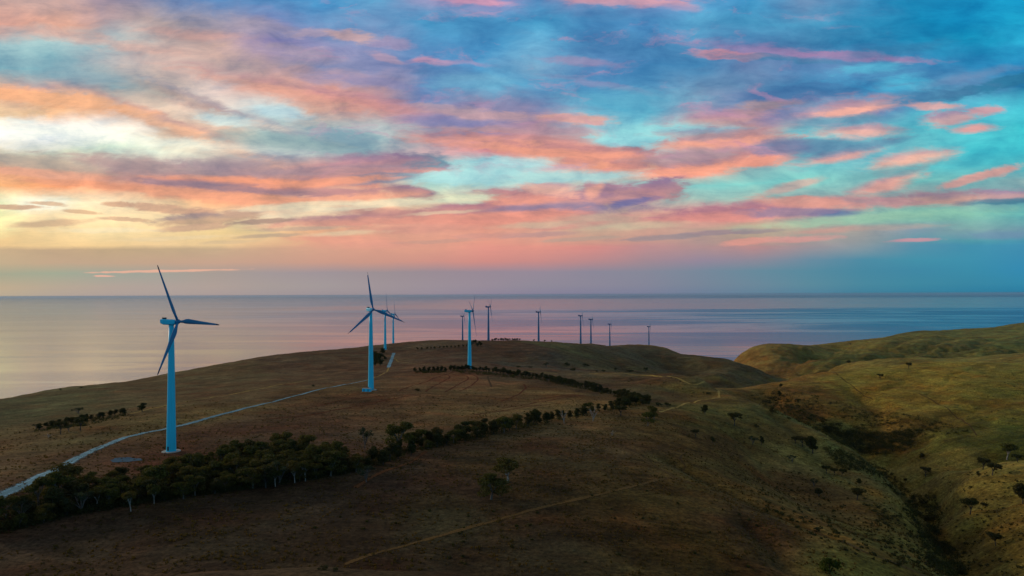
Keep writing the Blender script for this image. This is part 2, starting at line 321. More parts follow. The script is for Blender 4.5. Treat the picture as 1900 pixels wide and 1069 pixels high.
sun_d = bpy.data.lights.new("sun", 'SUN'); sun_d.energy = SUN_E; sun_d.angle = math.radians(10)
sun_d.color = (1.0, 0.80, 0.55)
sun = bpy.data.objects.new("sun", sun_d); C.objects.link(sun)
sdir = Vector((math.sin(math.radians(SUN_AZ)) * math.cos(math.radians(SUN_EL)), math.cos(math.radians(SUN_AZ)) * math.cos(math.radians(SUN_EL)), math.sin(math.radians(SUN_EL))))
sun.rotation_euler = sdir.to_track_quat('Z', 'Y').to_euler()
sun.location = (-200, 300, 500)
# ------------------------------------------------------------------ terrain
def pol(p): return math.degrees(math.atan2(p[0], p[1])), math.hypot(p[0], p[1])
PTS = [  # px, py, forward distance  (what is seen)
 # near slope
 (0,1062,206),(350,1066,200),(700,1066,200),(1000,1066,202),(1200,1066,206),(1400,1066,213),(1550,1066,222),(1700,1066,236),
 (0,985,240),(150,960,253),(430,912,284),(560,893,297),(800,935,270),(920,925,276),(1050,935,268),(800,833,362),(960,795,421),(1080,772,470),(1200,750,548),
 (1180,850,345),(1250,886,316),(1380,936,286),(1440,960,275),(1600,1022,248),
 # turbines / paddock
 (318,838,359),(220,850,340),(0,921,262),(100,870,314),(688,724,578),(500,765,478),(600,790,435),(700,770,480),
 (850,740,545),(950,760,500),(1040,745,555),(850,700,720),(871,684,813),(770,690,795),(1000,702,722),(1100,722,650),
 (480,745,530),(300,760,500),(100,800,430),(0,820,410),(0,770,560),(150,745,620),(300,730,660),(450,712,720),(600,700,780),
 (0,742,760),(100,722,800),(200,712,840),(270,708,860),(330,690,1000),(430,672,1080),(500,660,1130),(600,650,1180),(700,643,1230),(550,690,900),(650,672,1000),
 (714,651,1190),(760,662,1080),(780,634,1280),(860,631,1300),(950,631,1290),(1030,635,1330),(900,655,1080),(900,672,950),(1000,660,1060),
 (1100,638,1600),(1160,641,1720),(1210,645,1780),(1250,652,1760),(1275,659,1720),(1000,684,900),(1150,689,850),(1100,660,1200),(1180,670,1300),
 (1100,705,760),(1200,700,780),(1250,694,790),(1310,708,740),(1335,724,700),(1280,735,660),(1150,715,700),
 (1300,657,1650),(1345,662,1560),(1400,682,1450),(1428,698,1400),(1330,685,1300),
 # slope down to the gully
 (1300,780,480),(1350,850,400),(1300,860,360),(1400,800,500),(1450,900,390),(1500,860,450),(1550,930,370),(1650,985,320),
 (1380,742,670),(1430,766,640),(1500,797,590),(1560,822,550),(1600,842,520),
 (1640,893,440),(1680,930,400),(1715,975,350),(1745,1020,310),(1765,1060,288),
 # second gully
 (1640,905,560),(1690,925,520),(1730,950,470),(1745,1000,390),(1775,1050,335),
 # right hill
 (1400,724,900),(1440,706,980),(1500,693,1050),(1560,688,1060),(1640,682,1050),(1700,676,1040),(1800,672,1010),(1900,672,980),(2050,668,950),
 (1420,745,840),(1460,765,800),(1480,740,850),(1550,720,930),(1600,750,860),(1550,790,790),(1650,770,820),(1700,720,910),(1750,750,820),(1850,740,800),(1950,740,780),
 (1600,830,745),(1540,815,760),(1680,828,720),(1750,800,720),(1850,810,680),(1950,810,660),(1700,845,690),
 (1640,856,560),(1700,862,560),(1750,861,540),(1820,857,520),(1900,852,500),(2000,848,480),
 (1680,893,500),(1750,900,470),(1830,905,440),(1900,905,420),(1800,950,400),(1900,960,370),(1810,1010,355),(1900,1030,325),(1830,1062,310),(1990,1000,330),
 # hills towards the coast on the right
 (1460,700,1500),(1560,688,1480),(1560,673,1560),(1620,664,1600),(1700,661,1600),(1760,664,1550),(1900,655,1560),(1900,664,1400),
 (1440,690,1900),(1500,672,1900),(1420,668,2100),(1600,655,1950),(1370,657,2300),(1390,648,2350),(1450,641,2400),(1530,640,2400),(1590,641,2350),(1650,633,2300),
 (1700,648,1950),(1800,640,2000),(1760,630,2250),(1850,630,2250),(1900,645,1900),(1700,622,2500),(1900,622,2400),(1780,612,2900),(1660,626,2700),(1690,615,2900),(1850,608,3000),(1950,607,3000),(1880,600,3900),(1910,597,4000),(2050,590,4200),
]
HID = [  # px, forward distance, metres below the camera   (what is hidden)
 # near crest under the camera, dip beyond it
 (600,140,55.8),(350,140,57.0),(850,140,57.0),(0,140,64),(1150,142,66),(1500,150,80),(1900,170,110),(600,100,52),(0,90,56),(1300,100,62),(1900,110,85),(950,50,48),(950,20,46),(-600,60,55),(2600,60,62),
 (600,172,78),(900,174,79),(300,172,78),
 # dip in front of the main ridge, behind crests
 (950,1000,104),(1080,1000,112),(1250,900,118),(1350,860,125),(1300,1000,140),(1180,1000,118),
 (1380,800,155),(1450,740,170),(1500,720,180),(1545,690,186),(1600,640,184),(1650,585,175),(1690,520,165),(1720,470,158),
 (1700,610,160),(1750,605,156),(1850,575,148),(1950,560,142),(1850,620,146),
 (1300,1450,165),(1250,1350,160),(1370,1250,175),(1430,1150,170),(1500,1250,150),(1600,1300,152),(1750,1280,148),(1900,1200,140),
 (1550,1750,190),(1700,1800,175),(1480,1600,190),(1400,1750,200),(1340,1900,215),
 (1560,2120,185),(1700,2100,165),(1900,2080,155),(1800,2650,165),(1950,2650,160),(1900,3500,190),(2050,3500,180),
 # turbine feet behind the crest
 (729,1450,109.5),(858,1900,127),(906,1340,92),(999,1500,107),(1077,1650,120),(1096,1700,132),(1131,2090,160),(1203,2200,172),
 (1000,1700,135),(900,1700,125),(950,2100,160),(750,1700,130),(1150,2300,185),(1270,2100,195),
 # down to the sea
 (-300,640,105),(-300,1050,180),(-300,1500,345),(-600,500,110),(-600,900,200),(-600,1400,350),(0,950,152),(0,1250,240),(0,1500,345),(200,1150,165),(200,1500,260),(200,1750,345),
 (-300,300,84),(-300,440,92),(-600,250,80),
 (330,1250,165),(330,1600,270),(430,1350,165),(430,1900,345),(600,1500,160),(600,1800,240),(600,2150,345),(750,2100,225),(750,2500,345),(900,2500,230),(900,2900,345),(1100,2600,230),(1100,3000,345),
 (1250,2500,260),(1250,2800,345),(1330,2200,290),(1320,2450,345),(1380,2600,290),(1380,2850,345),(1450,2900,260),(1450,3200,345),(1600,3100,240),(1600,3500,345),(1700,3500,250),(1700,3900,345),(1800,4000,240),(1800,4500,345),(1900,4700,220),(1900,5200,345),(2100,5200,220),(2100,6200,345),
 (2300,3000,120),(2300,1500,110),(2300,900,95),(2300,500,125),(2300,300,110),(2700,2500,110),(2700,1000,95),(2700,400,100),
]
for p in [(0, 6500), (500, 6500), (950, 6500), (1400, 6500), (1700, 6800), (2000, 8500), (-600, 4000), (-600, 7000), (700, 4500), (300, 3500), (1150, 4500), (1500, 5000)]:
    HID.append((p[0], p[1], 345))
ctl = []
for px, py, d in PTS:
    p = P(px, py, d); a, r = pol(p); ctl.append((a, r, p.z))
for px, d, drop in HID:
    p = P(px, HZ, d); a, r = pol(p); ctl.append((a, r, CAM_H - drop))
ctl = np.array(ctl)
KA, KB = 1 / 6.0, 6.0
def tps_fit(X, z, lam):
    n = len(X)
    d2 = ((X[:, None, :] - X[None, :, :]) ** 2).sum(-1)
    K = 0.5 * d2 * np.log(d2 + 1e-12)
    K[np.diag_indices(n)] = lam
    Pm = np.hstack([np.ones((n, 1)), X])
    A = np.zeros((n + 3, n + 3)); A[:n, :n] = K; A[:n, n:] = Pm; A[n:, :n] = Pm.T
    return np.linalg.solve(A, np.concatenate([z, np.zeros(3)]))
Xc = np.stack([ctl[:, 0] * KA, np.log(ctl[:, 1] / 300.0) * KB], 1)
Wc = tps_fit(Xc, ctl[:, 2], 0.02)
def tps_eval(a, r):
    out = np.empty(a.size); af = a.ravel() * KA; bf = np.log(r.ravel() / 300.0) * KB
    for s in range(0, a.size, 20000):
        x = np.stack([af[s:s+20000], bf[s:s+20000]], 1)
        d2 = ((x[:, None, :] - Xc[None]) ** 2).sum(-1)
        out[s:s+20000] = (0.5 * d2 * np.log(d2 + 1e-12)) @ Wc[:-3] + Wc[-3] + x @ Wc[-2:]
    return out.reshape(a.shape)

A1 = np.concatenate([np.linspace(-64, -40, 60, endpoint=False), np.linspace(-40, 40, 860, endpoint=False), np.linspace(40, 64, 61)])
R1 = np.concatenate([np.geomspace(14, 130, 50, endpoint=False), np.geomspace(130, 3200, 620, endpoint=False), np.geomspace(3200, 8800, 70)])
# coarse evaluation of the smooth form, then bilinear up (the form itself is smooth)
Ac = np.linspace(-64, 64, 260); Lc = np.linspace(math.log(14), math.log(8800), 330)
ga_, gl_ = np.meshgrid(Ac, Lc, indexing='ij')
Zc = tps_eval(ga_, np.exp(gl_))
def cubic_up(Zc, Ac, Lc, A, L):
    def w(xc, x):
        t = (x - xc[0]) / (xc[1] - xc[0]); i = np.clip(np.floor(t).astype(int), 1, len(xc) - 3); f = t - i
        return i, np.stack([-0.5*f**3+f**2-0.5*f, 1.5*f**3-2.5*f**2+1, -1.5*f**3+2*f**2+0.5*f, 0.5*f**3-0.5*f**2], 0)
    ia, wa = w(Ac, A); il, wl = w(Lc, L)
    tmp = sum(Zc[ia + k - 1, :] * wa[k][:, None] for k in range(4))
    return sum(tmp[:, il + k - 1] * wl[k][None, :] for k in range(4))
Z = cubic_up(Zc, Ac, Lc, A1, np.log(R1))
AA, RR = np.meshgrid(A1, R1, indexing='ij')
XX = RR * np.sin(np.radians(AA)); YY = RR * np.cos(np.radians(AA))
# land roughness: swells, gully creases on the steep right-hand hills, hummocks
near = np.clip(RR / 700.0, 0.15, 2.2)
flat_l = np.clip((AA + 4) / 14.0, 0, 1)            # rolling country lies on the right
sw = fbm(XX, YY, 160, 3, 3)
Z += sw * 1.3 * near * (0.25 + 0.75 * flat_l)
cr = np.abs(fbm(XX + 60 * fbm(XX, YY, 210, 2, 9), YY, 120, 3, 5))
crm = flat_l * np.clip((RR - 380) / 500, 0, 1)
Z -= np.clip(0.34 - cr, 0, 1) ** 1.5 * 12 * crm
def wline(pts):      # px + distance -> world plan
    out = []
    for p in pts:
        q = P(p[0], HZ, p[1]); out.append((q.x, q.y))
    return out
def dist_to(line, reach):
    D = np.full(XX.shape, 1e9); xs = [p[0] for p in line]; ys = [p[1] for p in line]
    m = (XX > min(xs)-reach) & (XX < max(xs)+reach) & (YY > min(ys)-reach) & (YY < max(ys)+reach)
    x, y = XX[m], YY[m]; d = np.full(x.shape, 1e9)
    for (x0, y0), (x1, y1) in zip(line[:-1], line[1:]):
        ll = (x1-x0)**2 + (y1-y0)**2; t_ = np.clip(((x-x0)*(x1-x0) + (y-y0)*(y1-y0))/ll, 0, 1)
        d = np.minimum(d, np.hypot(x - x0 - t_*(x1-x0), y - y0 - t_*(y1-y0)))
    D[m] = d; return D
WOB = 9 * fbm(XX, YY, 45, 3, 71)
DARKEN = np.zeros(XX.shape)
CREASES = [  # line (px, distance), depth m, half width m, dark growth and painted shade in it
 ([(1400, 870), (1450, 785), (1520, 738), (1600, 702), (1650, 645), (1662, 592), (1690, 530)], 13, 26, .35),
 ([(1662, 592), (1690, 530), (1715, 480), (1735, 430), (1738, 390), (1768, 345), (1790, 300)], 8, 17, .2),
 ([(1640, 605), (1700, 618), (1750, 618), (1850, 604), (1960, 588)], 20, 32, .5),
 ([(1640, 720), (1720, 745), (1790, 790), (1860, 800), (1950, 850)], 9, 26, .25),
 ([(1560, 745), (1530, 800), (1480, 850), (1440, 880)], 8, 20, .3),
 ([(1600, 740), (1620, 800), (1610, 860), (1580, 930)], 6, 18, .2),
 ([(1480, 1330), (1600, 1300), (1750, 1280), (1950, 1190)], 34, 75, .35),
 ([(1440, 1620), (1560, 1760), (1700, 1800), (1900, 1850)], 34, 85, .35),
 ([(1500, 2120), (1600, 2130), (1720, 2120), (1900, 2080)], 28, 75, .3),
 ([(1770, 2450), (1730, 2250), (1690, 2000), (1660, 1800)], 16, 45, .2),
 ([(1850, 2400), (1810, 2200), (1770, 1980), (1740, 1800)], 16, 45, .2),
 ([(1700, 2500), (1670, 2300), (1640, 2150)], 12, 40, .2),
 ([(1560, 2350), (1520, 2200), (1470, 2000), (1450, 1800)], 16, 60, .15),
 ([(1240, 1500), (1290, 1350), (1330, 1200), (1370, 1050)], 12, 45, .1),
 ([(1120, 1380), (1150, 1200), (1180, 1050)], 9, 40, .1),
 ([(1240, 352), (1300, 330), (1385, 300), (1454, 283), (1530, 268)], 3.0, 6, .45),
 ([(1380, 262), (1420, 245), (1450, 225)], 2.5, 5, .4),
 ([(1430, 560), (1500, 490), (1560, 430), (1620, 390)], 4, 13, .2),
 ([(1370, 470), (1430, 410), (1500, 360), (1560, 330)], 3, 11, .2),
 ([(1830, 640), (1800, 560), (1760, 500), (1720, 455)], 4, 16, .2),
 ([(1880, 420), (1820, 390), (1765, 370)], 4, 12, .2),
]
for ln, dep, wid, dk in CREASES:
    dd = np.abs(dist_to(wline(ln), wid * 3.5) + np.where(True, WOB * wid / 30, 0))
    k_ = np.exp(-(dd / wid) ** 1.4); Z -= dep * k_; DARKEN = np.maximum(DARKEN, dk * np.exp(-(dd / (wid * .8)) ** 2))
Z += fbm(XX, YY, 34, 4, 21) * 0.55 * np.clip(RR / 500, .4, 1.6)
Z += fbm(XX, YY, 8, 3, 31) * 0.12
far_sea = (RR > 3300) & (AA < 24)
Z = np.where(far_sea, np.minimum(Z, -12), Z)
LG = np.log(R1)
def zmesh(x, y):
    x = np.asarray(x, float); y = np.asarray(y, float)
    a = np.degrees(np.arctan2(x, y)); r = np.hypot(x, y)
    i = np.clip(np.searchsorted(A1, a) - 1, 0, len(A1) - 2); j = np.clip(np.searchsorted(R1, r) - 1, 0, len(R1) - 2)
    fa = np.clip((a - A1[i]) / (A1[i+1] - A1[i]), 0, 1); fr = np.clip((r - R1[j]) / (R1[j+1] - R1[j]), 0, 1)
    return (Z[i, j] * (1-fa) + Z[i+1, j] * fa) * (1-fr) + (Z[i, j+1] * (1-fa) + Z[i+1, j+1] * fa) * fr
_D = np.geomspace(60, 6000, 1600)
def hit(px, py, dmin=0.0, dmax=1e9):
    v = ray(px, py); x = v.x / v.y * _D; zz = CAM_H + v.z / v.y * _D
    below = (zmesh(x, _D) >= zz) & (_D > dmin)
    k = int(np.argmax(below))
    if not below[k] or _D[k] > dmax: return None
    if k == 0: return (x[0], _D[0])
    lo, hi = _D[k-1], _D[k]
    for _ in range(12):
        m = (lo + hi) / 2
        if zmesh(v.x / v.y * m, m) >= CAM_H + v.z / v.y * m: hi = m
        else: lo = m
    return (v.x / v.y * hi, hi)
def gz(x, y): return float(zmesh(x, y))
def project(x, y, z):
    d = Vector((x, y, z - CAM_H)); f = d.dot(fwd)
    return 950 + F * d.dot(right) / f, 534.5 - F * d.dot(up) / f

# land cover: grass, stubble, bare earth, plus painted foreground and hollow shade, spread between places
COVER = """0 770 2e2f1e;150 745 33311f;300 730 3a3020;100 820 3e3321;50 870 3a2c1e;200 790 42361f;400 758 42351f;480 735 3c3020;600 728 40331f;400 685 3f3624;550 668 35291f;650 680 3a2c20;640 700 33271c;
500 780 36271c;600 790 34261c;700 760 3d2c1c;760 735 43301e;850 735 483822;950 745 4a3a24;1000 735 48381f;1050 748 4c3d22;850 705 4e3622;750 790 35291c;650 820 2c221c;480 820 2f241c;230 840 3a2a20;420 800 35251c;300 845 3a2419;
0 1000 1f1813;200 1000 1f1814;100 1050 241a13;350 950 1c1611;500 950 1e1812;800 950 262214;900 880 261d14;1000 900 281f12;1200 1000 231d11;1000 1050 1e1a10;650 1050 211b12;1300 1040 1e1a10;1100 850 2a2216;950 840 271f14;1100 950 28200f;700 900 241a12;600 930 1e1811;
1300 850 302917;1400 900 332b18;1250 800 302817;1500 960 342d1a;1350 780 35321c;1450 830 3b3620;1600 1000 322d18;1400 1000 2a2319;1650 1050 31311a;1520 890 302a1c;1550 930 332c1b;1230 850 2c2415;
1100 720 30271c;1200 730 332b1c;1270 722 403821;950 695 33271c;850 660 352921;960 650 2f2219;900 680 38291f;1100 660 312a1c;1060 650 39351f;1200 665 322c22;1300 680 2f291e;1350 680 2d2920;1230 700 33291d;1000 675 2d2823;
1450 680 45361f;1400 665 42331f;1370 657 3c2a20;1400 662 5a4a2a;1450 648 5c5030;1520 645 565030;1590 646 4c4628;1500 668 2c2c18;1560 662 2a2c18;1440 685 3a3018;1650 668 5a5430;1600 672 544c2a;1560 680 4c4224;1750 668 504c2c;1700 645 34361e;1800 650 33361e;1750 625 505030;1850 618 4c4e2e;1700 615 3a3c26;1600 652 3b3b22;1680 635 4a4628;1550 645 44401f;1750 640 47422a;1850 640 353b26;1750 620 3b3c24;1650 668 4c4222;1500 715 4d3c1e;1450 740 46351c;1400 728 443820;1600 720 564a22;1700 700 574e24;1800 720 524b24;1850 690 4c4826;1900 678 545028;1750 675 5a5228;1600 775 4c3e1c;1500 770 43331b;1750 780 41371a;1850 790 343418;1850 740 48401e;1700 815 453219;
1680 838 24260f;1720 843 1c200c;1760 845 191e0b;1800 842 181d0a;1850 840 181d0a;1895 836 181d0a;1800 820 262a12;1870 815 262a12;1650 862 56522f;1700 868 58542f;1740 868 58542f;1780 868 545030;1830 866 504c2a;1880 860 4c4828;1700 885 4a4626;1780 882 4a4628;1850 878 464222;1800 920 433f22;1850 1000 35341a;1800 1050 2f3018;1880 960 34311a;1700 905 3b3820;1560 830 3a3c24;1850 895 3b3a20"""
cov = []
for it in COVER.replace('\n', '').split(';'):
    px, py, h = it.split(); q = hit(float(px), float(py))
    if q is None: print('cover miss', it); continue
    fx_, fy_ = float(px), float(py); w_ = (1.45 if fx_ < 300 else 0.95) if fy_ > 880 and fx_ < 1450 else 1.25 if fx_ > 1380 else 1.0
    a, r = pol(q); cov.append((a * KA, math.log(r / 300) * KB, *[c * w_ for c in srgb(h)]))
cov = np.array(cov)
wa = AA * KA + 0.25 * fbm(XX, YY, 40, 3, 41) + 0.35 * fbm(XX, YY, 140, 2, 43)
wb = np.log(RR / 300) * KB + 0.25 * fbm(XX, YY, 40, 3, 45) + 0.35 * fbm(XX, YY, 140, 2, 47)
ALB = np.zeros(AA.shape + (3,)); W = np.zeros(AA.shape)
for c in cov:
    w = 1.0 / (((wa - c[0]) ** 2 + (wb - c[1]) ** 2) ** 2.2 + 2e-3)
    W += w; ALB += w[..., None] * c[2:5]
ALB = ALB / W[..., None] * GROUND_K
# drier and greener drifts, darker heathy patches
dr = fbm(XX, YY, 55, 5, 51, 0.6); dr2 = fbm(XX * 0.4 + 0.3 * YY, YY - .25 * XX, 14, 4, 53, 0.6)
ALB *= (1 + 0.20 * dr + 0.24 * dr2)[..., None]
su = (XX * 0.40 - YY * 0.91); sv = (XX * 0.91 + YY * 0.40)          # drifts of grass running down the spur
strk = fbm(su / 5.0, sv, 9, 4, 81, .6) * np.clip((AA - 4) / 6, 0, 1) * np.clip((700 - RR) / 150, 0, 1)
ALB *= (1 + 0.38 * strk)[..., None]
ALB *= (1 - DARKEN)[..., None]  # dark growth and shade painted along the creases
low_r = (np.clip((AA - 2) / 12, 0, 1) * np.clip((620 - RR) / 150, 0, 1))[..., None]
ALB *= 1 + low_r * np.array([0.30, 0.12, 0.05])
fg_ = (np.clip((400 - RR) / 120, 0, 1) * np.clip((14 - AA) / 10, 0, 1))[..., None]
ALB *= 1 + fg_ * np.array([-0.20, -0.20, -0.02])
red = np.clip(fbm(XX + YY * .3, YY, 38, 4, 59, .6) - 0.15, 0, 1)[..., None]
ALB = ALB * (1 + red * np.array([0.35, 0.0, -0.15]))
grn = np.clip(fbm(XX, YY, 90, 4, 57) * 1.3, 0, 1)[..., None] * np.clip((260 - np.abs(RR - 330)) / 200, 0, 1)[..., None] * 0.6
ALB = ALB * (1 - grn) + ALB * np.array([0.9, 1.12, 0.75]) * grn
LM = ALB.mean(-1, keepdims=True); ALB *= (np.clip(LM, .01, .4) / 0.075) ** -0.38
ALB *= np.array([1.15, 1.05, 0.72])
gm_ = ALB.mean(-1, keepdims=True); ALB = ALB + (gm_ - ALB) * 0.16 * np.clip((16 - AA) / 10, 0.15, 1)[..., None]
ALB = np.clip(ALB, 0.006, 0.5)

nA, nR = AA.shape
idx = np.arange(nA * nR).reshape(nA, nR)
faces = np.stack([idx[:-1, :-1], idx[:-1, 1:], idx[1:, 1:], idx[1:, :-1]], -1).reshape(-1, 4)
mg, t, b = new_mat('dry_grass_ground')
at_ = t.node('ShaderNodeAttribute', attribute_name='cover')
geo = t.node('ShaderNodeNewGeometry'); pos_ = geo.outputs['Position']
f1 = t.noise(pos_, 0.6, 6.0, 0.75); f2 = t.noise(t.vmath('MULTIPLY', pos_, (0.06, 0.25, 0.2)), 1.0, 5.0, 0.6)
f3 = t.noise(pos_, 0.035, 5.0, 0.6)
g = t.math('MULTIPLY', t.maprange(f1.outputs['Fac'], 0.36, 0.64, 0.45, 1.5, 'LINEAR'), t.maprange(f2.outputs['Fac'], 0.35, 0.65, 0.75, 1.25, 'LINEAR'))
g = t.math('MULTIPLY', g, t.maprange(f3.outputs['Fac'], 0.35, 0.65, 0.85, 1.15, 'LINEAR'))
f4 = t.noise(t.vmath('MULTIPLY', pos_, (0.010, 0.016, 0.05)), 1.0, 5.0, 0.62, dist=0.6).outputs['Fac']
g = t.math('MULTIPLY', g, t.maprange(f4, 0.35, 0.65, 0.72, 1.28, 'LINEAR'))
zc_ = t.sep(pos_)[2]        # faint stock terraces that follow the contours
tw_ = t.math('SINE', t.math('ADD', t.math('MULTIPLY', zc_, 2.6), t.math('MULTIPLY', f3.outputs['Fac'], 16.0)))
g = t.math('MULTIPLY', g, t.maprange(tw_, -1.0, 1.0, 0.90, 1.08, 'LINEAR'))
hue = t.mix(t.maprange(f4, 0.4, 0.62), (1.08, 0.97, 0.88, 1), (0.95, 1.03, 0.98, 1))
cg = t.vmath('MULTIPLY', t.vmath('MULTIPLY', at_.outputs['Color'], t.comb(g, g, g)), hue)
tuft = t.maprange(t.noise(pos_, 0.9, 3.0, 0.7).outputs['Fac'], 0.58, 0.68, 0, 0.6)
cg = t.mix(tuft, cg, t.vmath('MULTIPLY', cg, (0.45, 0.5, 0.4)))
t.l.new(cg, b.inputs['Base Color']); b.inputs['Roughness'].default_value = 0.95; b.inputs['Specular IOR Level'].default_value = 0.05
bp = t.node('ShaderNodeBump'); bp.inputs['Strength'].default_value = 0.9; bp.inputs['Distance'].default_value = 1.0
t.l.new(t.math('ADD', f1.outputs['Fac'], t.math('MULTIPLY', f3.outputs['Fac'], 6.0)), bp.inputs['Height']); t.l.new(bp.outputs[0], b.inputs['Normal'])
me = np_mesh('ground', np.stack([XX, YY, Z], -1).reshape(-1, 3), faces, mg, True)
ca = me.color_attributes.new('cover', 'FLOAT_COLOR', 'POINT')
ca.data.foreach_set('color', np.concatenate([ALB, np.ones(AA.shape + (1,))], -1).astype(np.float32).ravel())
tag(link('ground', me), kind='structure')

# sea
ms, t, b = new_mat('sea_water')
pos_ = t.node('ShaderNodeNewGeometry').outputs['Position']
b.inputs['Base Color'].default_value = (0.03, 0.17, 0.34, 1); b.inputs['IOR'].default_value = 1.33; b.inputs['Specular IOR Level'].default_value = 0.5
patch = t.noise(t.vmath('MULTIPLY', pos_, (0.00012, 0.00035, 0)), 1.0, 5.0, 0.6, dist=1.2).outputs['Fac']
sx_, sy_, sz_ = t.sep(pos_)
band = t.math('MULTIPLY', t.maprange(sy_, 13500, 16500), t.maprange(sy_, 54000, 44000))
band = t.math('MULTIPLY', band, t.maprange(t.math('ADD', sx_, t.math('MULTIPLY', patch, 9000.0)), -2500, 3500))
streak = t.noise(t.vmath('MULTIPLY', pos_, (0.0004, 0.0022, 0)), 1.0, 6.0, 0.65, dist=0.8).outputs['Fac']
wind = t.math('ADD', t.math('MULTIPLY', t.maprange(patch, 0.38, 0.62), 0.30), t.math('ADD', t.math('MULTIPLY', t.maprange(streak, 0.46, 0.58), 0.40), t.math('MULTIPLY', band, 0.55)))
t.l.new(t.maprange(wind, 0, 1, 0.04, 0.13, 'LINEAR'), b.inputs['Roughness'])
w1 = t.noise(t.vmath('MULTIPLY', pos_, (0.018, 0.035, 0)), 1.0, 5.0, 0.6).outputs['Fac']
w2 = t.noise(t.vmath('MULTIPLY', pos_, (0.12, 0.2, 0)), 1.0, 3.0, 0.6).outputs['Fac']
cat = t.noise(t.vmath('MULTIPLY', pos_, (0.00018, 0.0007, 0)), 1.0, 8.0, 0.66, dist=1.0).outputs['Fac']
slick = t.math('ADD', t.maprange(cat, 0.44, 0.60), t.math('MULTIPLY', band, 0.9), clamp=True)
az_s = t.math('DIVIDE', sx_, t.math('MAXIMUM', sy_, 500.0))
side = t.maprange(az_s, -0.5, 0.25, 0.8, 0.25, 'LINEAR')      # more swell towards the west, lee water to the right
df = t.node('ShaderNodeBsdfDiffuse'); df.inputs[0].default_value = (0.03, 0.29, 0.58, 1)
mx = t.node('ShaderNodeMixShader'); t.l.new(b.outputs[0], mx.inputs[1]); t.l.new(df.outputs[0], mx.inputs[2])
t.l.new(t.math('MULTIPLY', t.maprange(slick, 0.0, 1.0, 1.0, 0.08, 'LINEAR'), t.maprange(az_s, -0.5, 0.35, 0.08, 0.62, 'LINEAR')), mx.inputs[0])
t.l.new(mx.outputs[0], ms.node_tree.nodes['Material Output'].inputs[0])
bp = t.node('ShaderNodeBump'); bp.inputs['Distance'].default_value = 1.0
t.l.new(t.math('ADD', t.math('MULTIPLY', band, 0.30), t.math('MULTIPLY', t.maprange(wind, 0, 1, 0.03, 0.40, 'LINEAR'), side)), bp.inputs['Strength'])
t.l.new(t.math('ADD', t.math('MULTIPLY', w1, 5.0), w2), bp.inputs['Height']); t.l.new(bp.outputs[0], b.inputs['Normal'])
vs_, fs_ = [(0, 0, 0)], []
rr_ = [300, 1500, 6000, 20000, 60000, 150000]; NS = 96
for r in rr_:
    for k in range(NS): vs_.append((r * math.cos(2*math.pi*k/NS), r * math.sin(2*math.pi*k/NS), 0))
for k in range(NS): fs_.append((0, 1 + k, 1 + (k+1) % NS))
for i in range(len(rr_) - 1):
    for k in range(NS):
        a0 = 1 + i*NS; fs_.append((a0+k, a0+NS+k, a0+NS+(k+1) % NS, a0+(k+1) % NS))
tag(mesh_obj('sea', vs_, fs_, ms), kind='structure')
# ------------------------------------------------------------------ roads and tracks laid on the ground
def catmull(pts, n=14):
    pts = [np.array(p, float) for p in pts]; q = [2*pts[0]-pts[1]] + pts + [2*pts[-1]-pts[-2]]; out = []
    for i in range(1, len(q) - 2):
        for k in range(n):
            s = k / n; a, b_, c, d = q[i-1], q[i], q[i+1], q[i+2]
            out.append(0.5 * ((2*b_) + (c-a)*s + (2*a-5*b_+4*c-d)*s*s + (3*b_-a-3*c+d)*s**3))
    out.append(q[-2]); return out
def ground_line(pxpts, step=2.0, world=False, dmax=1e9):
    if world: w = [np.array(p, float) for p in pxpts]
    else:
        w = []
        for p in pxpts:
            h = hit(*p, dmax=dmax)
            if h is None: print('track miss', p); continue
            w.append(np.array(h))
    w = catmull(w, 24)
    L = [0]
    for a, b_ in zip(w[:-1], w[1:]): L.append(L[-1] + np.linalg.norm(b_ - a))
    n = max(2, int(L[-1] / step)); s = np.linspace(0, L[-1], n); w = np.array(w)
    return np.stack([np.interp(s, L, w[:, 0]), np.interp(s, L, w[:, 1])], 1)
def strip(name, line, width, mat, lift=0.10, seed=0, wob=0.15, across=8, crown=0.0):
    T = np.gradient(line, axis=0); T /= np.linalg.norm(T, axis=1)[:, None] + 1e-9; N = np.stack([-T[:, 1], T[:, 0]], 1)
    n = len(line); s = np.arange(n, dtype=float); width = np.asarray(width) if np.ndim(width) == 0 else np.interp(np.linspace(0, 1, n), np.linspace(0, 1, len(width)), width)
    wl = width/2 * (1 + wob * value_noise(s * .21, s * 0, seed)); wr = width/2 * (1 + wob * value_noise(s * .19, s * 0 + 5.5, seed + 3))
    V = []
    for k in range(across + 1):
        f = -1 + 2 * k / across
        off = np.where(f < 0, f * wl, f * wr)
        xy = line + N * off[:, None]
        V.append(np.stack([xy[:, 0], xy[:, 1], zmesh(xy[:, 0], xy[:, 1]) + lift + crown * (1 - f*f)], 1))
    V = np.stack(V, 1).reshape(-1, 3)
    i = np.arange(n - 1)[:, None] * (across + 1) + np.arange(across)[None, :]
    Fq = np.stack([i, i + across + 1, i + across + 2, i + 1], -1).reshape(-1, 4)
    me = np_mesh(name, V, Fq, mat, True)
    at = me.attributes.new('across', 'FLOAT', 'POINT'); at.data.foreach_set('value', np.tile(np.linspace(-1, 1, across + 1), n).astype(np.float32))
    return tag(link(name, me), kind='structure')
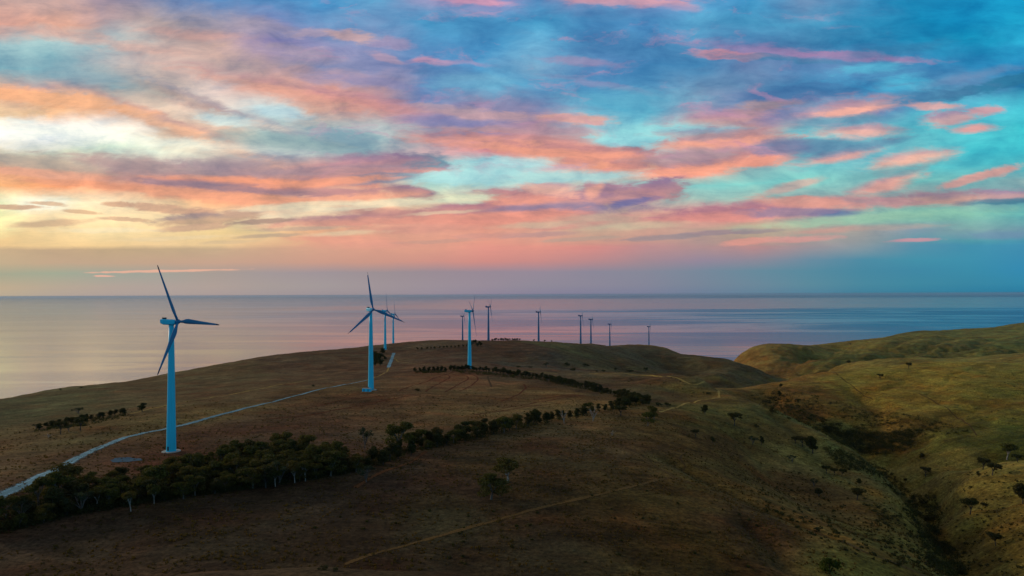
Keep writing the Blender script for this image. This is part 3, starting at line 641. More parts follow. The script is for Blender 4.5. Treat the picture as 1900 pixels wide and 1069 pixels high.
def earth_mat(name, base, dark, scale=0.5, gap=1.2):
    m, t, b = new_mat(name); p = t.node('ShaderNodeNewGeometry').outputs['Position']
    n = t.noise(p, scale, 6.0, 0.65).outputs['Fac']; n2 = t.noise(p, 0.03, 3.0, 0.6).outputs['Fac']
    f = t.math('ADD', t.maprange(n, 0.3, 0.7, 0, 0.6), t.maprange(n2, 0.4, 0.6, 0, 0.4))
    ac = t.math('ABSOLUTE', t.node('ShaderNodeAttribute', attribute_name='across').outputs['Fac'])
    rut = t.maprange(t.math('ABSOLUTE', t.math('SUBTRACT', ac, 0.5)), 0.08, 0.3, 1.0, 0.35)
    f = t.math('MULTIPLY', f, rut)
    t.l.new(t.mix(f, (*dark, 1), (*base, 1)), b.inputs['Base Color']); b.inputs['Roughness'].default_value = 0.95; b.inputs['Specular IOR Level'].default_value = 0.08
    en = t.noise(p, 1.3, 4.0, 0.7).outputs['Fac']; en2 = t.noise(p, 0.09, 3.0, 0.6).outputs['Fac']
    keep = t.math('SUBTRACT', t.math('ADD', t.math('MULTIPLY', t.math('SUBTRACT', en, 0.5), 1.8), t.math('MULTIPLY', t.math('SUBTRACT', en2, 0.45), gap)), t.math('MULTIPLY', ac, 0.9))
    t.l.new(t.maprange(keep, -0.75, -0.35, 0, 1), b.inputs['Alpha'])
    bp = t.node('ShaderNodeBump'); bp.inputs['Strength'].default_value = 0.6; bp.inputs['Distance'].default_value = 0.3
    t.l.new(n, bp.inputs['Height']); t.l.new(bp.outputs[0], b.inputs['Normal']); return m
K = GROUND_K
def gk(h, k=1.0): return [c * K * k * 1.25 * w for c, w in zip(srgb(h), (1.15, 1.05, 0.72))]
m_gravel = earth_mat('pale_gravel', [0.40, 0.70, 0.82], [0.15, 0.28, 0.32], gap=0.5)
m_dirt = earth_mat('bare_dirt', gk('3c2f1d', .8), gk('2a2013', .8), gap=1.6)
m_dirt2 = earth_mat('pale_dirt', gk('5a4e2a'), gk('3c3420'))
m_red = earth_mat('red_earth', gk('3e2618', .8), gk('2c1c12', .8))
m_reddark = earth_mat('turned_red_earth', gk('3a1a0b', .8), gk('2a140a', .7), gap=0.5)
m_dark = earth_mat('dark_wheel_ruts', gk('241a10'), gk('1e1710'))

road_line = ground_line([(-60, 955), (0, 921), (60, 893), (150, 847), (225, 815), (300, 798), (360, 784), (420, 767), (480, 752), (560, 732), (620, 718), (680, 706)])
strip('gravel_road', road_line, [8.6, 7.6, 6.2, 5.0, 4.2, 3.8, 3.4], m_gravel, 0.12, 1, 0.05, crown=0.08)
strip('gravel_road', ground_line([(721, 682), (726, 668), (731, 655)]), 7.0, m_gravel, 0.12, 6, 0.1)
strip('dirt_track', ground_line([(680, 706), (700, 699), (718, 690), (721, 682)]), 3.0, earth_mat('track_earth', gk('4c4128'), gk('3c3220')), 0.1, 5, 0.4)
def track(pts, w, m, name='dirt_track', lift=0.09, seed=0, wob=0.4, dmax=1e9): return strip(name, ground_line(pts, dmax=dmax), w, m, lift, seed, wob)
track([(640, 1048), (670, 1036), (760, 1010), (850, 985), (950, 957), (1050, 932), (1150, 908), (1250, 886)], 2.6, m_dirt, seed=2)
track([(1095, 800), (1130, 820), (1180, 845), (1250, 884), (1310, 907), (1380, 937), (1440, 960), (1520, 990), (1600, 1022), (1700, 1062), (1730, 1075)], 2.6, m_dirt, seed=3)
track([(900, 688), (1000, 691), (1100, 694), (1200, 697), (1250, 700), (1300, 711), (1328, 722), (1334, 731), (1325, 739), (1290, 746), (1245, 758), (1225, 765)], 3.6, m_dirt2, seed=4, dmax=980)
track([(660, 905), (700, 880), (740, 866), (765, 856), (790, 838)], 3.2, m_red, 'red_dirt_track', seed=5)
track([(1705, 730), (1740, 750), (1775, 775), (1800, 790), (1812, 808)], 1.6, m_dark, 'sheep_track', seed=6)
track([(1545, 690), (1560, 700), (1580, 715), (1620, 742)], 1.6, m_dark, 'sheep_track', seed=7)
track([(240, 768), (330, 748), (400, 736), (480, 722), (560, 708), (640, 698)], 3.5, m_dirt2, 'grass_track', seed=8)
track([(700, 727), (760, 733), (830, 738), (900, 742)], 1.0, m_reddark, 'furrow', seed=9)
for k, c in enumerate([[(740, 726), (780, 712), (815, 699), (842, 690)], [(790, 727), (815, 712), (833, 702), (830, 696), (800, 694)],
          [(825, 728), (850, 714), (868, 704), (864, 698), (840, 695)], [(852, 726), (874, 716), (886, 706), (884, 699), (868, 694)],
          [(912, 718), (908, 708), (905, 699)], [(930, 745), (955, 735), (975, 722), (972, 713)], [(990, 742), (1040, 735), (1075, 732)],
          [(930, 758), (990, 748), (1050, 738), (1085, 733)], [(700, 748), (640, 758), (560, 772), (470, 780)], [(760, 735), (720, 742), (650, 752)], [(880, 770), (960, 758), (1040, 748)],
          [(560, 760), (640, 742), (720, 735), (800, 730)]]):
    track(c, 2.2, m_reddark if k != 4 else m_dark, 'furrow', seed=20 + k)
track([(730, 663), (745, 672), (790, 676), (840, 678)], 1.5, m_dirt2, 'grass_track', seed=40)
track([(960, 678), (985, 672), (1000, 664), (1012, 656)], 1.6, m_dirt, 'sheep_track', seed=41)
track([(1160, 830), (1220, 860), (1270, 870), (1262, 850), (1275, 840)], 1.0, m_dark, 'sheep_track', seed=42)
def pad(px, py, rx, ry, m, name, lift=0.14, seed=0, rot=0.0, center=None):
    c = center or hit(px, py); vs = []; n = 40
    for ring in range(5):
        for k in range(n):
            a = 2*math.pi*k/n; q = ring / 4 * (1 + 0.12*math.sin(3*a+seed) + 0.08*math.sin(7*a+2*seed))
            x = rx*q*math.cos(a); y = ry*q*math.sin(a); X = c[0]+x*math.cos(rot)-y*math.sin(rot); Y = c[1]+x*math.sin(rot)+y*math.cos(rot)
            vs.append((X, Y, gz(X, Y) + lift))
    fs = [(r*n+k, (r+1)*n+k, (r+1)*n+(k+1) % n, r*n+(k+1) % n) for r in range(4) for k in range(n)]
    return tag(mesh_obj(name, vs, fs, m, smooth=True), kind='structure')
pad(233, 854, 7.0, 5.5, earth_mat('blue_grey_gravel', [0.09, 0.22, 0.32], [0.06, 0.12, 0.17]), 'gravel_patch', seed=1)
# ------------------------------------------------------------------ wind turbines
HUBH = 68.0
def paint(name, base, rough=0.35):
    m, t, b = new_mat(name); p = t.node('ShaderNodeTexCoord').outputs['Object']
    n = t.noise(t.vmath('MULTIPLY', p, (1.2, 1.2, 0.08)), 1.0, 4.0, 0.6).outputs['Fac']
    t.l.new(t.mix(t.maprange(n, 0.45, 0.75, 0, 0.35), (*base, 1), (*[c * 0.72 for c in base], 1)), b.inputs['Base Color'])
    b.inputs['Roughness'].default_value = rough; return m
m_tower = paint('sky_tinted_tower_paint', (0.03, 0.66, 0.92), 0.4)  # white towers: the blue sky light is put into the colour
m_blade = paint('shaded_blade_gelcoat', (0.012, 0.20, 0.42), 0.5)  # tower colour darkened: shade on the rotor put into the colour
m_dull = paint('dimmed_far_tower_paint', (0.05, 0.17, 0.36), 0.5)  # same paint as the near towers, far dimness put into the colour
m_tip = paint('dark_blade_tip', (0.06, 0.035, 0.09), 0.5)
m_dkmetal = paint('dark_cooler_metal', (0.02, 0.022, 0.025), 0.6)
m_conc = paint('pale_concrete', (0.42, 0.40, 0.36), 0.9)
def ring_mesh(rings, n=32, cap=True):
    vs, fs = [], []
    for (cx, cy, cz, rx, ry, axis) in rings:
        for k in range(n):
            a = 2*math.pi*k/n
            if axis == 'Z': vs.append((cx + rx*math.cos(a), cy + ry*math.sin(a), cz))
            else: vs.append((cx, cy + rx*math.cos(a), cz + ry*math.sin(a)))
    for i in range(len(rings)-1):
        for k in range(n): fs.append((i*n+k, i*n+(k+1) % n, (i+1)*n+(k+1) % n, (i+1)*n+k))
    if cap: fs.append(tuple(range(n))[::-1]); fs.append(tuple(range((len(rings)-1)*n, len(rings)*n)))
    return vs, fs
def box_vf(x0, x1, y0, y1, z0, z1):
    return ([(x0,y0,z0),(x1,y0,z0),(x1,y1,z0),(x0,y1,z0),(x0,y0,z1),(x1,y0,z1),(x1,y1,z1),(x0,y1,z1)],
            [(0,3,2,1),(4,5,6,7),(0,1,5,4),(1,2,6,5),(2,3,7,6),(3,0,4,7)])
def fix_normals(me):
    import bmesh
    bm = bmesh.new(); bm.from_mesh(me); bmesh.ops.recalc_face_normals(bm, faces=bm.faces); bm.to_mesh(me); bm.free()
def mk(name, vf, mat, parent, smooth=False, bevel=0.0):
    o = mesh_obj(name, vf[0], vf[1], mat, parent, smooth); fix_normals(o.data)
    if bevel:
        md = o.modifiers.new('bevel', 'BEVEL'); md.width = bevel; md.segments = 2; md.limit_method = 'ANGLE'
    return o
def blade_mesh(r0, r1, tiplen=0.0):
    """aerofoil from span r0 to r1 of a 32 m blade (span +Z, chord Y, thickness X)"""
    st = [0.9, 1.6, 2.6, 4.0, 5.5, 7.2, 9, 12, 15, 18, 21, 24, 27, 29.5, 31.2, 31.9, 32.05]
    ch = [1.25, 1.25, 1.3, 1.75, 2.45, 2.75, 2.6, 2.3, 2.02, 1.78, 1.54, 1.32, 1.10, 0.93, 0.72, 0.35, 0.08]
    tr = [1.0, 1.0, .95, .55, .33, .26, .24, .22, .2, .19, .18, .17, .16, .15, .14, .13, .12]
    zs = [z for z in st if r0 < z < r1]; zs = [r0] + zs + [r1]
    vs, fs = [], []; n = 14
    for z in zs:
        c = float(np.interp(z, st, ch)); th = float(np.interp(z, st, tr)) * c; tw = math.radians(float(np.interp(z, [0, 6, 32], [18, 12, 0])))
        for k in range(n):
            a = 2*math.pi*k/n; y = math.cos(a); x = math.sin(a) * (0.5 + 0.28*y if z > 4 else 0.5) * th
            y = (0.5 * y - (0.2 if z > 4 else 0.05 * z)) * c * (1)
            vs.append((x*math.cos(tw) - y*math.sin(tw) , x*math.sin(tw) + y*math.cos(tw), z))
    m = len(zs)
    for i in range(m-1):
        for k in range(n): fs.append((i*n+k, i*n+(k+1) % n, (i+1)*n+(k+1) % n, (i+1)*n+k))
    fs.append(tuple(range(n))[::-1]); fs.append(tuple(range((m-1)*n, m*n)))
    return vs, fs
def build_turbine(detail=True):
    root = empty('wind_turbine')
    rings = [(0, 0, z, r, r, 'Z') for z, r in [(-1.0, 2.45), (0, 2.45), (10, 2.27), (20, 2.08), (32, 1.87), (44, 1.66), (55, 1.46), (66.3, 1.25)]]
    tw = mk('tower', ring_mesh(rings, 48), m_tower, root, True)
    for zf, rf in ((0.25, 2.62), (20.0, 2.13), (44.0, 1.71)):
        mk('flange', ring_mesh([(0, 0, zf - .12, rf, rf, 'Z'), (0, 0, zf + .12, rf, rf, 'Z')], 40), m_tower, tw)
    mk('door', box_vf(-0.45, 0.45, -2.52, -2.30, 0.9, 3.0), m_dkmetal, tw, bevel=0.03)
    # nacelle: long housing, raised tail
    sec = [(-6.1, 1.0, 0.72, 68.45), (-5.9, 1.25, 1.15, 68.35), (-4.2, 1.5, 1.5, 68.05), (-1.5, 1.55, 1.45, 67.85), (1.6, 1.5, 1.4, 67.85), (2.5, 1.25, 1.15, 67.9), (2.8, 0.95, 0.95, 68.0)]
    vs, fs = [], []
    prof = [(-1, -.7), (-.75, -1), (.75, -1), (1, -.7), (1, .55), (.7, 1), (-.7, 1), (-1, .55)]
    for x, wy, hz, cz in sec:
        for (y, z) in prof: vs.append((x, y*wy, cz + z*hz))
    for i in range(len(sec)-1):
        for k in range(8): fs.append((i*8+k, i*8+(k+1) % 8, (i+1)*8+(k+1) % 8, (i+1)*8+k))
    fs.append(tuple(range(8))[::-1]); fs.append(tuple(range((len(sec)-1)*8, len(sec)*8)))
    nc = mk('nacelle', (vs, fs), m_tower, root, bevel=0.12)
    mk('cooler', box_vf(-4.9, -3.6, -0.95, 0.95, 69.5, 70.25), m_dkmetal, nc, bevel=0.1)
    mk('wind_vane', ring_mesh([(-5.5, 0.3, 69.4, .05, .05, 'Z'), (-5.5, 0.3, 70.8, .04, .04, 'Z')], 8), m_dkmetal, nc)
    mk('yaw_ring', ring_mesh([(0, 0, 66.3, 1.32, 1.32, 'Z'), (0, 0, 66.7, 1.32, 1.32, 'Z')], 32), m_dkmetal, nc)
    hub = mk('hub', ring_mesh([(x, 0, 0, r, r, 'X') for x, r in [(-1.1, .95), (-0.9, 1.15), (0.3, 1.2), (0.9, 1.0), (1.4, .6), (1.6, .18)]], 24), m_blade, root, True)
    return root, hub
tilt = Matrix.Rotation(math.radians(-5), 4, 'Y')
bl_main = mesh_obj('blade', *blade_mesh(0.9, 29.2), m_blade, smooth=True); fix_normals(bl_main.data)
bl_tip = mesh_obj('blade_tip', *blade_mesh(29.2, 32.05), m_tip, smooth=True); fix_normals(bl_tip.data)
ME_B, ME_T = bl_main.data, bl_tip.data
bpy.data.objects.remove(bl_main); bpy.data.objects.remove(bl_tip)
master, _h = build_turbine()
def kids(o): return [c for c in bpy.data.objects if c.parent == o]
def copy_tree(o, parent=None):
    c = o.copy(); C.objects.link(c); c.parent = parent
    for ch in kids(o): copy_tree(ch, c)
    return c
# base px, distance, base z below camera (None = on the ground there), yaw of the rotor axis (deg from +X), blade phase, tip feathered, label
TURB = [
 (318, 359, -13, -24, False, 'nearest and tallest wind turbine, rising behind the thick tree belt beside the gravel road'),
 (688, 578, -49, -8, True, 'second nearest wind turbine, facing the camera with a blue cabin at its foot'),
 (714.5, 1196, -8, -4, False, 'wind turbine rising from the dark tree clump behind the one with the blue cabin'),
 (729.5, 1450, -8, -3, False, 'distant wind turbine on the crest just right of the one in the dark tree clump'),
 (858, 1900, -7, 55, False, 'small far wind turbine on the crest just left of the mid-paddock one'),
 (871, 813, -5, 52, False, 'wind turbine in mid paddock, its foot behind the left end of the thin tree row'),
 (906, 1340, -7, 55, False, 'wind turbine on the hill crest left of the line of small ridge trees'),
 (999, 1500, -7, 48, False, 'wind turbine standing alone on the crest at the right end of the ridge trees'),
 (1077, 1650, -7, 62, False, 'left, higher one of the close pair of far wind turbines right of the crest'),
 (1096, 1700, -7, 55, False, 'right, lower one of the close pair of far wind turbines right of the crest'),
 (1131, 2090, -7, 61, False, 'tiny far wind turbine standing alone between the close pair and the last one'),
 (1203.5, 2200, -7, 58, False, 'farthest wind turbine, tiny against the sea, last to the right'),
]
TPOS = []
roots = [master] + [copy_tree(master) for _ in TURB[1:]]
for i, (px, d, yaw, ph, feather, lab) in enumerate(TURB):
    root = roots[i]
    p = P(px, HZ, d); z = gz(p.x, p.y)
    root.location = (p.x, p.y, z); root.rotation_euler = (0, 0, math.radians(yaw))
    tag(root, lab, 'wind turbine', 'wind turbines along the hilltops')
    TPOS.append((p.x, p.y, z))
    q = project(p.x, p.y, z + HUBH); print('turbine', i + 1, 'base z %.1f hub px %.0f,%.0f' % (z, *q))
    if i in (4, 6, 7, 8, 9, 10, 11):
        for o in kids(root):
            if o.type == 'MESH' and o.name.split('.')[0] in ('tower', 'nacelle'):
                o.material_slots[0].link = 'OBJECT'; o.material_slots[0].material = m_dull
    hub = [k for k in kids(root) if k.name.startswith('hub')][0]
    hm = Matrix.Translation((4.0, 0, HUBH + 0.15)) @ tilt
    hub.matrix_local = hm
    for k in range(3):
        a = ph + 120 * k
        R = hm @ Matrix.Rotation(math.radians(-a), 4, 'X') @ Matrix.Rotation(math.radians(2), 4, 'Y')
        bo = bpy.data.objects.new('blade', ME_B); C.objects.link(bo); bo.parent = root; bo.matrix_local = R
        to = bpy.data.objects.new('blade_tip', ME_T); C.objects.link(to); to.parent = bo
        if feather: to.matrix_local = Matrix.Rotation(math.radians(80), 4, 'Z') @ Matrix.Scale(0.9, 4, (1, 0, 0))
# foundations
for (x, y, z), rr in zip(TPOS[:3], (4.6, 4.6, 4.0)):
    cvs, cfs = ring_mesh([(0, 0, -1.2, rr, rr, 'Z'), (0, 0, 0.25, rr, rr, 'Z'), (0, 0, 0.35, rr-.2, rr-.2, 'Z'), (0, 0, 0.36, 2.5, 2.5, 'Z')], 40)
    o = mk('concrete_foundation', (cvs, cfs), m_conc, None); o.location = (x, y, z)
    tag(o, kind='structure')
# transformer cabin beside the second turbine
hx = hit(680.5, 726.5)
cab = empty('transformer_cabin', (hx[0], hx[1], gz(*hx)), math.radians(-12))
tag(cab, 'long blue steel cabin at the foot of the second nearest turbine', 'cabin')
body = mk('wall', box_vf(-3.6, 3.6, -1.3, 1.3, -0.6, 2.5), m_tower, cab, bevel=0.05)
mk('roof', box_vf(-3.75, 3.75, -1.45, 1.45, 2.503, 2.75), m_conc, cab, bevel=0.06)
for x in (-2.4, 1.2):
    dd = mk('door', box_vf(x, x + 1.1, -1.36, -1.28, 0.1, 2.1), paint('cabin_door_paint', (0.03, 0.25, 0.42)), cab, bevel=0.02)
    mk('handle', box_vf(x + .9, x + .98, -1.42, -1.36, 1.0, 1.25), m_dkmetal, dd)
mk('plinth', box_vf(-3.9, 3.9, -1.6, 1.6, -0.8, 0.08), m_conc, cab)
tx, ty, tz = TPOS[1]
st = empty('entry_steps', (tx + 2.6, ty - 2.2, gz(tx + 2.6, ty - 2.2) + 0.3), math.radians(25))
tag(st, 'small grey steel steps beside the tower foot behind the blue cabin', 'steps')
for k in range(4): mk('step', box_vf(-0.6, 0.6, -0.3 + 0.3*k, 0.02 + 0.3*k, 0.25*k + .2, 0.25*k + .26), m_dkmetal, st)
mk('handrail', ring_mesh([(0.65, -0.3, 0, .04, .04, 'Z'), (0.65, -0.3, 1.3, .04, .04, 'Z'), (0.65, 0.9, 2.2, .04, .04, 'Z')], 8), m_dkmetal, st)
# post and wire fence on the lower side of the gravel road
seg = ground_line([(96, 880), (140, 862), (170, 848), (200, 832), (222, 824), (250, 815), (290, 806), (340, 795), (400, 778), (470, 758)], 9.0)
c0 = seg[0]; fence = empty('wire_fence', (c0[0], c0[1], gz(*c0)))
tag(fence, 'thin post and wire fence running beside the gravel road', 'fence')
m_post = paint('weathered_post', (0.05, 0.042, 0.035), 0.9)
zz0 = gz(*c0); tops = []
pv, pf = ring_mesh([(0, 0, -0.4, .09, .09, 'Z'), (0, 0, 1.35, .08, .08, 'Z')], 8)
first = None
for k, q in enumerate(seg[:60]):
    z = gz(*q) - zz0
    if first is None:
        first = mk('post', (pv, pf), m_post, fence); o = first
    else:
        o = first.copy(); C.objects.link(o); o.parent = fence
    o.location = (q[0]-c0[0], q[1]-c0[1], z); o.scale = (1, 1, 1 + 0.15*math.sin(k*2.7)); tops.append((q[0]-c0[0], q[1]-c0[1], z))
wv, wf = [], []
for h in (0.45, 0.8, 1.15):
    for a, b_ in zip(tops[:-1], tops[1:]):
        s = len(wv)
        for e in (a, b_):
            for dx_, dz_ in ((0.015, 0), (-0.008, .013), (-0.008, -.013)): wv.append((e[0]+dx_, e[1], e[2]+h+dz_))
        for j in range(3): wf.append((s+j, s+(j+1) % 3, s+3+(j+1) % 3, s+3+j))
mk('wire', (wv, wf), m_dkmetal, fence)
# ------------------------------------------------------------------ trees and scrub
def leaf_mat(name, c1_, c2_, c3_):
    m, t, b = new_mat(name)
    oi = t.node('ShaderNodeObjectInfo'); p = t.node('ShaderNodeNewGeometry').outputs['Position']
    n = t.noise(p, 1.1, 3.0, 0.6).outputs['Fac']
    c = t.mix(t.maprange(n, 0.35, 0.65), (*c1_, 1), (*c2_, 1))
    c = t.mix(t.math('MULTIPLY', oi.outputs['Random'], 0.5), c, (*c3_, 1))
    t.l.new(c, b.inputs['Base Color']); b.inputs['Roughness'].default_value = 0.75; b.inputs['Specular IOR Level'].default_value = 0.15
    tr = t.node('ShaderNodeBsdfTranslucent'); t.l.new(t.vmath('MULTIPLY', c, (1.5, 1.5, 0.7)), tr.inputs[0])
    mx = t.node('ShaderNodeMixShader'); mx.inputs[0].default_value = 0.35; t.l.new(b.outputs[0], mx.inputs[1]); t.l.new(tr.outputs[0], mx.inputs[2])
    t.l.new(mx.outputs[0], m.node_tree.nodes['Material Output'].inputs[0])
    return m
m_gum = leaf_mat('gum_leaves', (0.034, 0.040, 0.010), (0.115, 0.115, 0.022), (0.130, 0.080, 0.022))
m_dark = leaf_mat('dark_leaves', (0.022, 0.030, 0.010), (0.065, 0.072, 0.018), (0.075, 0.050, 0.018))
m_grey = leaf_mat('grey_green_leaves', (0.03, 0.045, 0.025), (0.06, 0.075, 0.04), (0.05, 0.05, 0.03))
m_lime = leaf_mat('bright_green_leaves', (0.03, 0.05, 0.006), (0.075, 0.10, 0.01), (0.06, 0.07, 0.01))
def bark_mat(name, a, b_):
    m, t, b = new_mat(name); p = t.node('ShaderNodeTexCoord').outputs['Object']
    n = t.noise(t.vmath('MULTIPLY', p, (2, 2, 0.6)), 1.5, 4.0, 0.6).outputs['Fac']
    t.l.new(t.mix(t.maprange(n, 0.4, 0.6), (*a, 1), (*b_, 1)), b.inputs['Base Color']); b.inputs['Roughness'].default_value = 0.85; return m
m_palebark = bark_mat('pale_gum_bark', (0.17, 0.14, 0.12), (0.09, 0.075, 0.065))
m_darkbark = bark_mat('dark_bark', (0.07, 0.055, 0.045), (0.035, 0.03, 0.025))
m_whitebark = bark_mat('white_gum_bark', (0.38, 0.33, 0.29), (0.20, 0.17, 0.15))
def tube(path, radii, n=7):
    vs, fs = [], []
    for i, p in enumerate(path):
        p = Vector(p); d = Vector(path[min(i+1, len(path)-1)]) - Vector(path[max(i-1, 0)]); d.normalize()
        a = d.orthogonal().normalized(); b_ = d.cross(a)
        for k in range(n):
            t_ = 2*math.pi*k/n; vs.append(tuple(p + (a*math.cos(t_) + b_*math.sin(t_)) * radii[i]))
    for i in range(len(path)-1):
        for k in range(n): fs.append((i*n+k, i*n+(k+1) % n, (i+1)*n+(k+1) % n, (i+1)*n+k))
    fs.append(tuple(range((len(path)-1)*n, len(path)*n)))
    return vs, fs
def leaves(centers, radii, counts, size, rg, updir=0.35):
    """leaf sprays near the shell of flattened clumps -> verts, quads"""
    Vs = []
    for c, r, n in zip(centers, radii, counts):
        d = rg.normal(size=(n, 3)); d /= np.linalg.norm(d, axis=1)[:, None]
        rad = rg.uniform(0.45, 1.08, n) ** 0.6
        pos_ = np.array(c) + d * np.array(r) * rad[:, None]
        nrm = d * 0.6 + rg.normal(size=(n, 3)) * 0.6; nrm[:, 2] += updir; nrm /= np.linalg.norm(nrm, axis=1)[:, None]
        a = np.cross(nrm, rg.normal(size=(n, 3))); a /= np.linalg.norm(a, axis=1)[:, None] + 1e-9
        b_ = np.cross(nrm, a); s = size * rg.uniform(0.55, 1.35, n)[:, None]; e = rg.uniform(0.45, 0.9, n)[:, None]
        Vs.append(np.stack([pos_ - a*s, pos_ - b_*s*e, pos_ + a*s, pos_ + b_*s*e*0.8], 1))
    V = np.concatenate(Vs).reshape(-1, 3); return V, np.arange(len(V)).reshape(-1, 4)
def make_proto(kind, seed):
    rg = np.random.default_rng(seed); rr = random.Random(seed)
    tv, tf = [], []
    def add(path, radii):
        v_, f_ = tube(path, radii); s = len(tv); tv.extend(v_); tf.extend([tuple(i+s for i in f) for f in f_])
    H = 9.0
    cs, rs, ns = [], [], []
    low = kind == 'gum'
    if kind == 'whitegum': kind = 'gum'
    if kind in ('gum', 'flat', 'sparse', 'dead'):
        fork = {'gum': 2.6, 'flat': 2.8, 'sparse': 1.2, 'dead': 1.0}[kind]; nl = {'gum': 5, 'flat': 6, 'sparse': 7, 'dead': 6}[kind]
        lean = rr.uniform(-.6, .6), rr.uniform(-.6, .6)
        base = [(0, 0, -0.5), (lean[0]*.3, lean[1]*.3, fork*.5), (lean[0]*.7, lean[1]*.7, fork)]
        add(base, [.34, .26, .22])
        for k in range(nl):
            a = 2*math.pi*(k + rr.uniform(-.3, .3))/nl; rad = rr.uniform(1.3, 3.0) if kind != 'flat' else rr.uniform(1.2, 3.0)
            top = rr.uniform(5.8, 8.0) if kind != 'flat' else rr.uniform(6.4, 7.6)
            if kind == 'sparse': top = rr.uniform(4, 7.5); rad = rr.uniform(2, 4)
            if kind == 'dead': top = rr.uniform(4, 7.5); rad = rr.uniform(1.5, 4)
            x, y = lean[0] + rad*math.cos(a), lean[1] + rad*math.sin(a)
            mid = (lean[0] + rad*.45*math.cos(a+.3), lean[1] + rad*.45*math.sin(a+.3), fork + (top-fork)*.55)
            add([base[-1], mid, (x, y, top)], [.17, .11, .04])
            for q in range(3 if kind != 'gum' else 2):
                e = (x + rr.uniform(-1.2, 1.2), y + rr.uniform(-1.2, 1.2), top + rr.uniform(-.6, 1.0))
                add([mid, ((mid[0]+e[0])/2 + rr.uniform(-.3, .3), (mid[1]+e[1])/2, (mid[2]+e[2])/2 + .3), e], [.08, .05, .02])
                if kind == 'sparse': cs.append(e); rs.append((.9, .9, .5)); ns.append(36)
            if kind == 'gum':
                cs.append((x, y, top)); r = rr.uniform(1.5, 2.3); rs.append((r, r, r*.55)); ns.append(240)
                if low: r2 = rr.uniform(1.3, 1.9); cs.append((x*1.15, y*1.15, rr.uniform(2.6, 4.8))); rs.append((r2, r2, r2*.7)); ns.append(150)
                cs.append((x*.6 + rr.uniform(-.8, .8), y*.6 + rr.uniform(-.8, .8), top + rr.uniform(.2, 1.1))); rs.append((r*.8, r*.8, r*.45)); ns.append(150)
            if kind == 'flat':
                r = rr.uniform(1.3, 2.2); cs.append((x, y, top + .3)); rs.append((r*.9, r*.9, r*.6)); ns.append(250)
                if rr.random() < .6: cs.append((x*1.1, y*1.1, top - rr.uniform(.9, 1.8))); rs.append((r*.6, r*.6, r*.3)); ns.append(90)
        sz = .30
    elif kind == 'dense':
        add([(0, 0, -.5), (.1, .1, 2), (.2, 0, 5)], [.3, .24, .1])
        for k in range(5):
            a = rr.uniform(0, 6.28); add([(.1, .1, 1.6 + .4*k), (math.cos(a)*1.2, math.sin(a)*1.2, 3.2 + .5*k), (math.cos(a)*2, math.sin(a)*2, 4.5 + .6*k)], [.12, .08, .03])
        for k in range(13):
            a = rr.uniform(0, 6.28); z = rr.uniform(2.6, 7.8); rad = rr.uniform(.5, 2.6) * (1 - max(0, z-6)/3.2)
            r = rr.uniform(1.1, 1.8); cs.append((rad*math.cos(a), rad*math.sin(a), z)); rs.append((r, r, r*.7)); ns.append(170)
        sz = .32
    else:   # shrub, 2 m
        H = 2.0
        add([(0, 0, -.3), (.05, 0, .5), (.2, .1, 1.2)], [.09, .07, .03]); add([(0, 0, 0), (-.3, .2, .6), (-.6, .3, 1.1)], [.06, .04, .02])
        for k in range(6):
            a = rr.uniform(0, 6.28); rad = rr.uniform(.2, 1.0); r = rr.uniform(.4, .75)
            cs.append((rad*math.cos(a), rad*math.sin(a), rr.uniform(.5, 1.4))); rs.append((r, r, r*.7)); ns.append(90)
        sz = .16
    cm = None
    if cs:
        V, Fq = leaves(cs, rs, ns, sz, rg); cm = (V, Fq)
    tm = bpy.data.meshes.new('trunk'); tm.from_pydata(tv, [], tf); tm.shade_smooth(); tm.update()
    return cm, tm, H
LEAFM = {'gum': m_gum, 'flat': m_dark, 'sparse': m_grey, 'dense': m_dark, 'shrub': m_dark, 'dead': None}
BARKM = {'gum': m_palebark, 'flat': m_darkbark, 'sparse': m_palebark, 'dense': m_darkbark, 'shrub': m_darkbark, 'dead': m_palebark}
LEAFM['whitegum'] = m_gum; BARKM['whitegum'] = m_whitebark; BARKM['dead'] = m_whitebark
PROTO = {}
for kind, n in (('gum', 5), ('whitegum', 3), ('flat', 4), ('dense', 4), ('sparse', 2), ('shrub', 3), ('dead', 2)):
    for k in range(n):
        cm, tm, H = make_proto(kind, hash_seed := (sum(map(ord, kind)) * 7 + k))
        crown = None
        if cm: crown = np_mesh('crown', cm[0], cm[1], LEAFM[kind]);
        tm.materials.append(BARKM[kind]); PROTO.setdefault(kind, []).append((crown, tm, H))
CROWN_ALT = {}
def plant_at(kind, x, y, h, label, group=None, width=1.0, crownmat=None, rz=None, name=None, cat=None, sink=0.0):
    crown, tm, H = random.choice(PROTO[kind]); s = h / H
    nm = name or ('shrub' if kind == 'shrub' else 'dead_tree' if kind == 'dead' else 'gum_tree' if kind in ('gum', 'sparse', 'whitegum') else 'spreading_tree' if kind == 'flat' else 'dark_tree')
    root = bpy.data.objects.new(nm, None); C.objects.link(root); root.empty_display_size = .5
    root.location = (x, y, gz(x, y) - sink); root.scale = (s * width, s * width, s)
    root.rotation_euler = (0, 0, random.uniform(0, 6.28) if rz is None else rz)
    if crown:
        me = crown
        if crownmat:
            key = (crown.name, crownmat.name)
            if key not in CROWN_ALT:
                CROWN_ALT[key] = crown.copy(); CROWN_ALT[key].materials.clear(); CROWN_ALT[key].materials.append(crownmat)
            me = CROWN_ALT[key]
        o = bpy.data.objects.new('crown', me); C.objects.link(o); o.parent = root
    o = bpy.data.objects.new('stems' if kind == 'shrub' else 'trunk', tm); C.objects.link(o); o.parent = root
    tag(root, label, cat or ('shrub' if kind == 'shrub' else 'tree'), group)
    return root
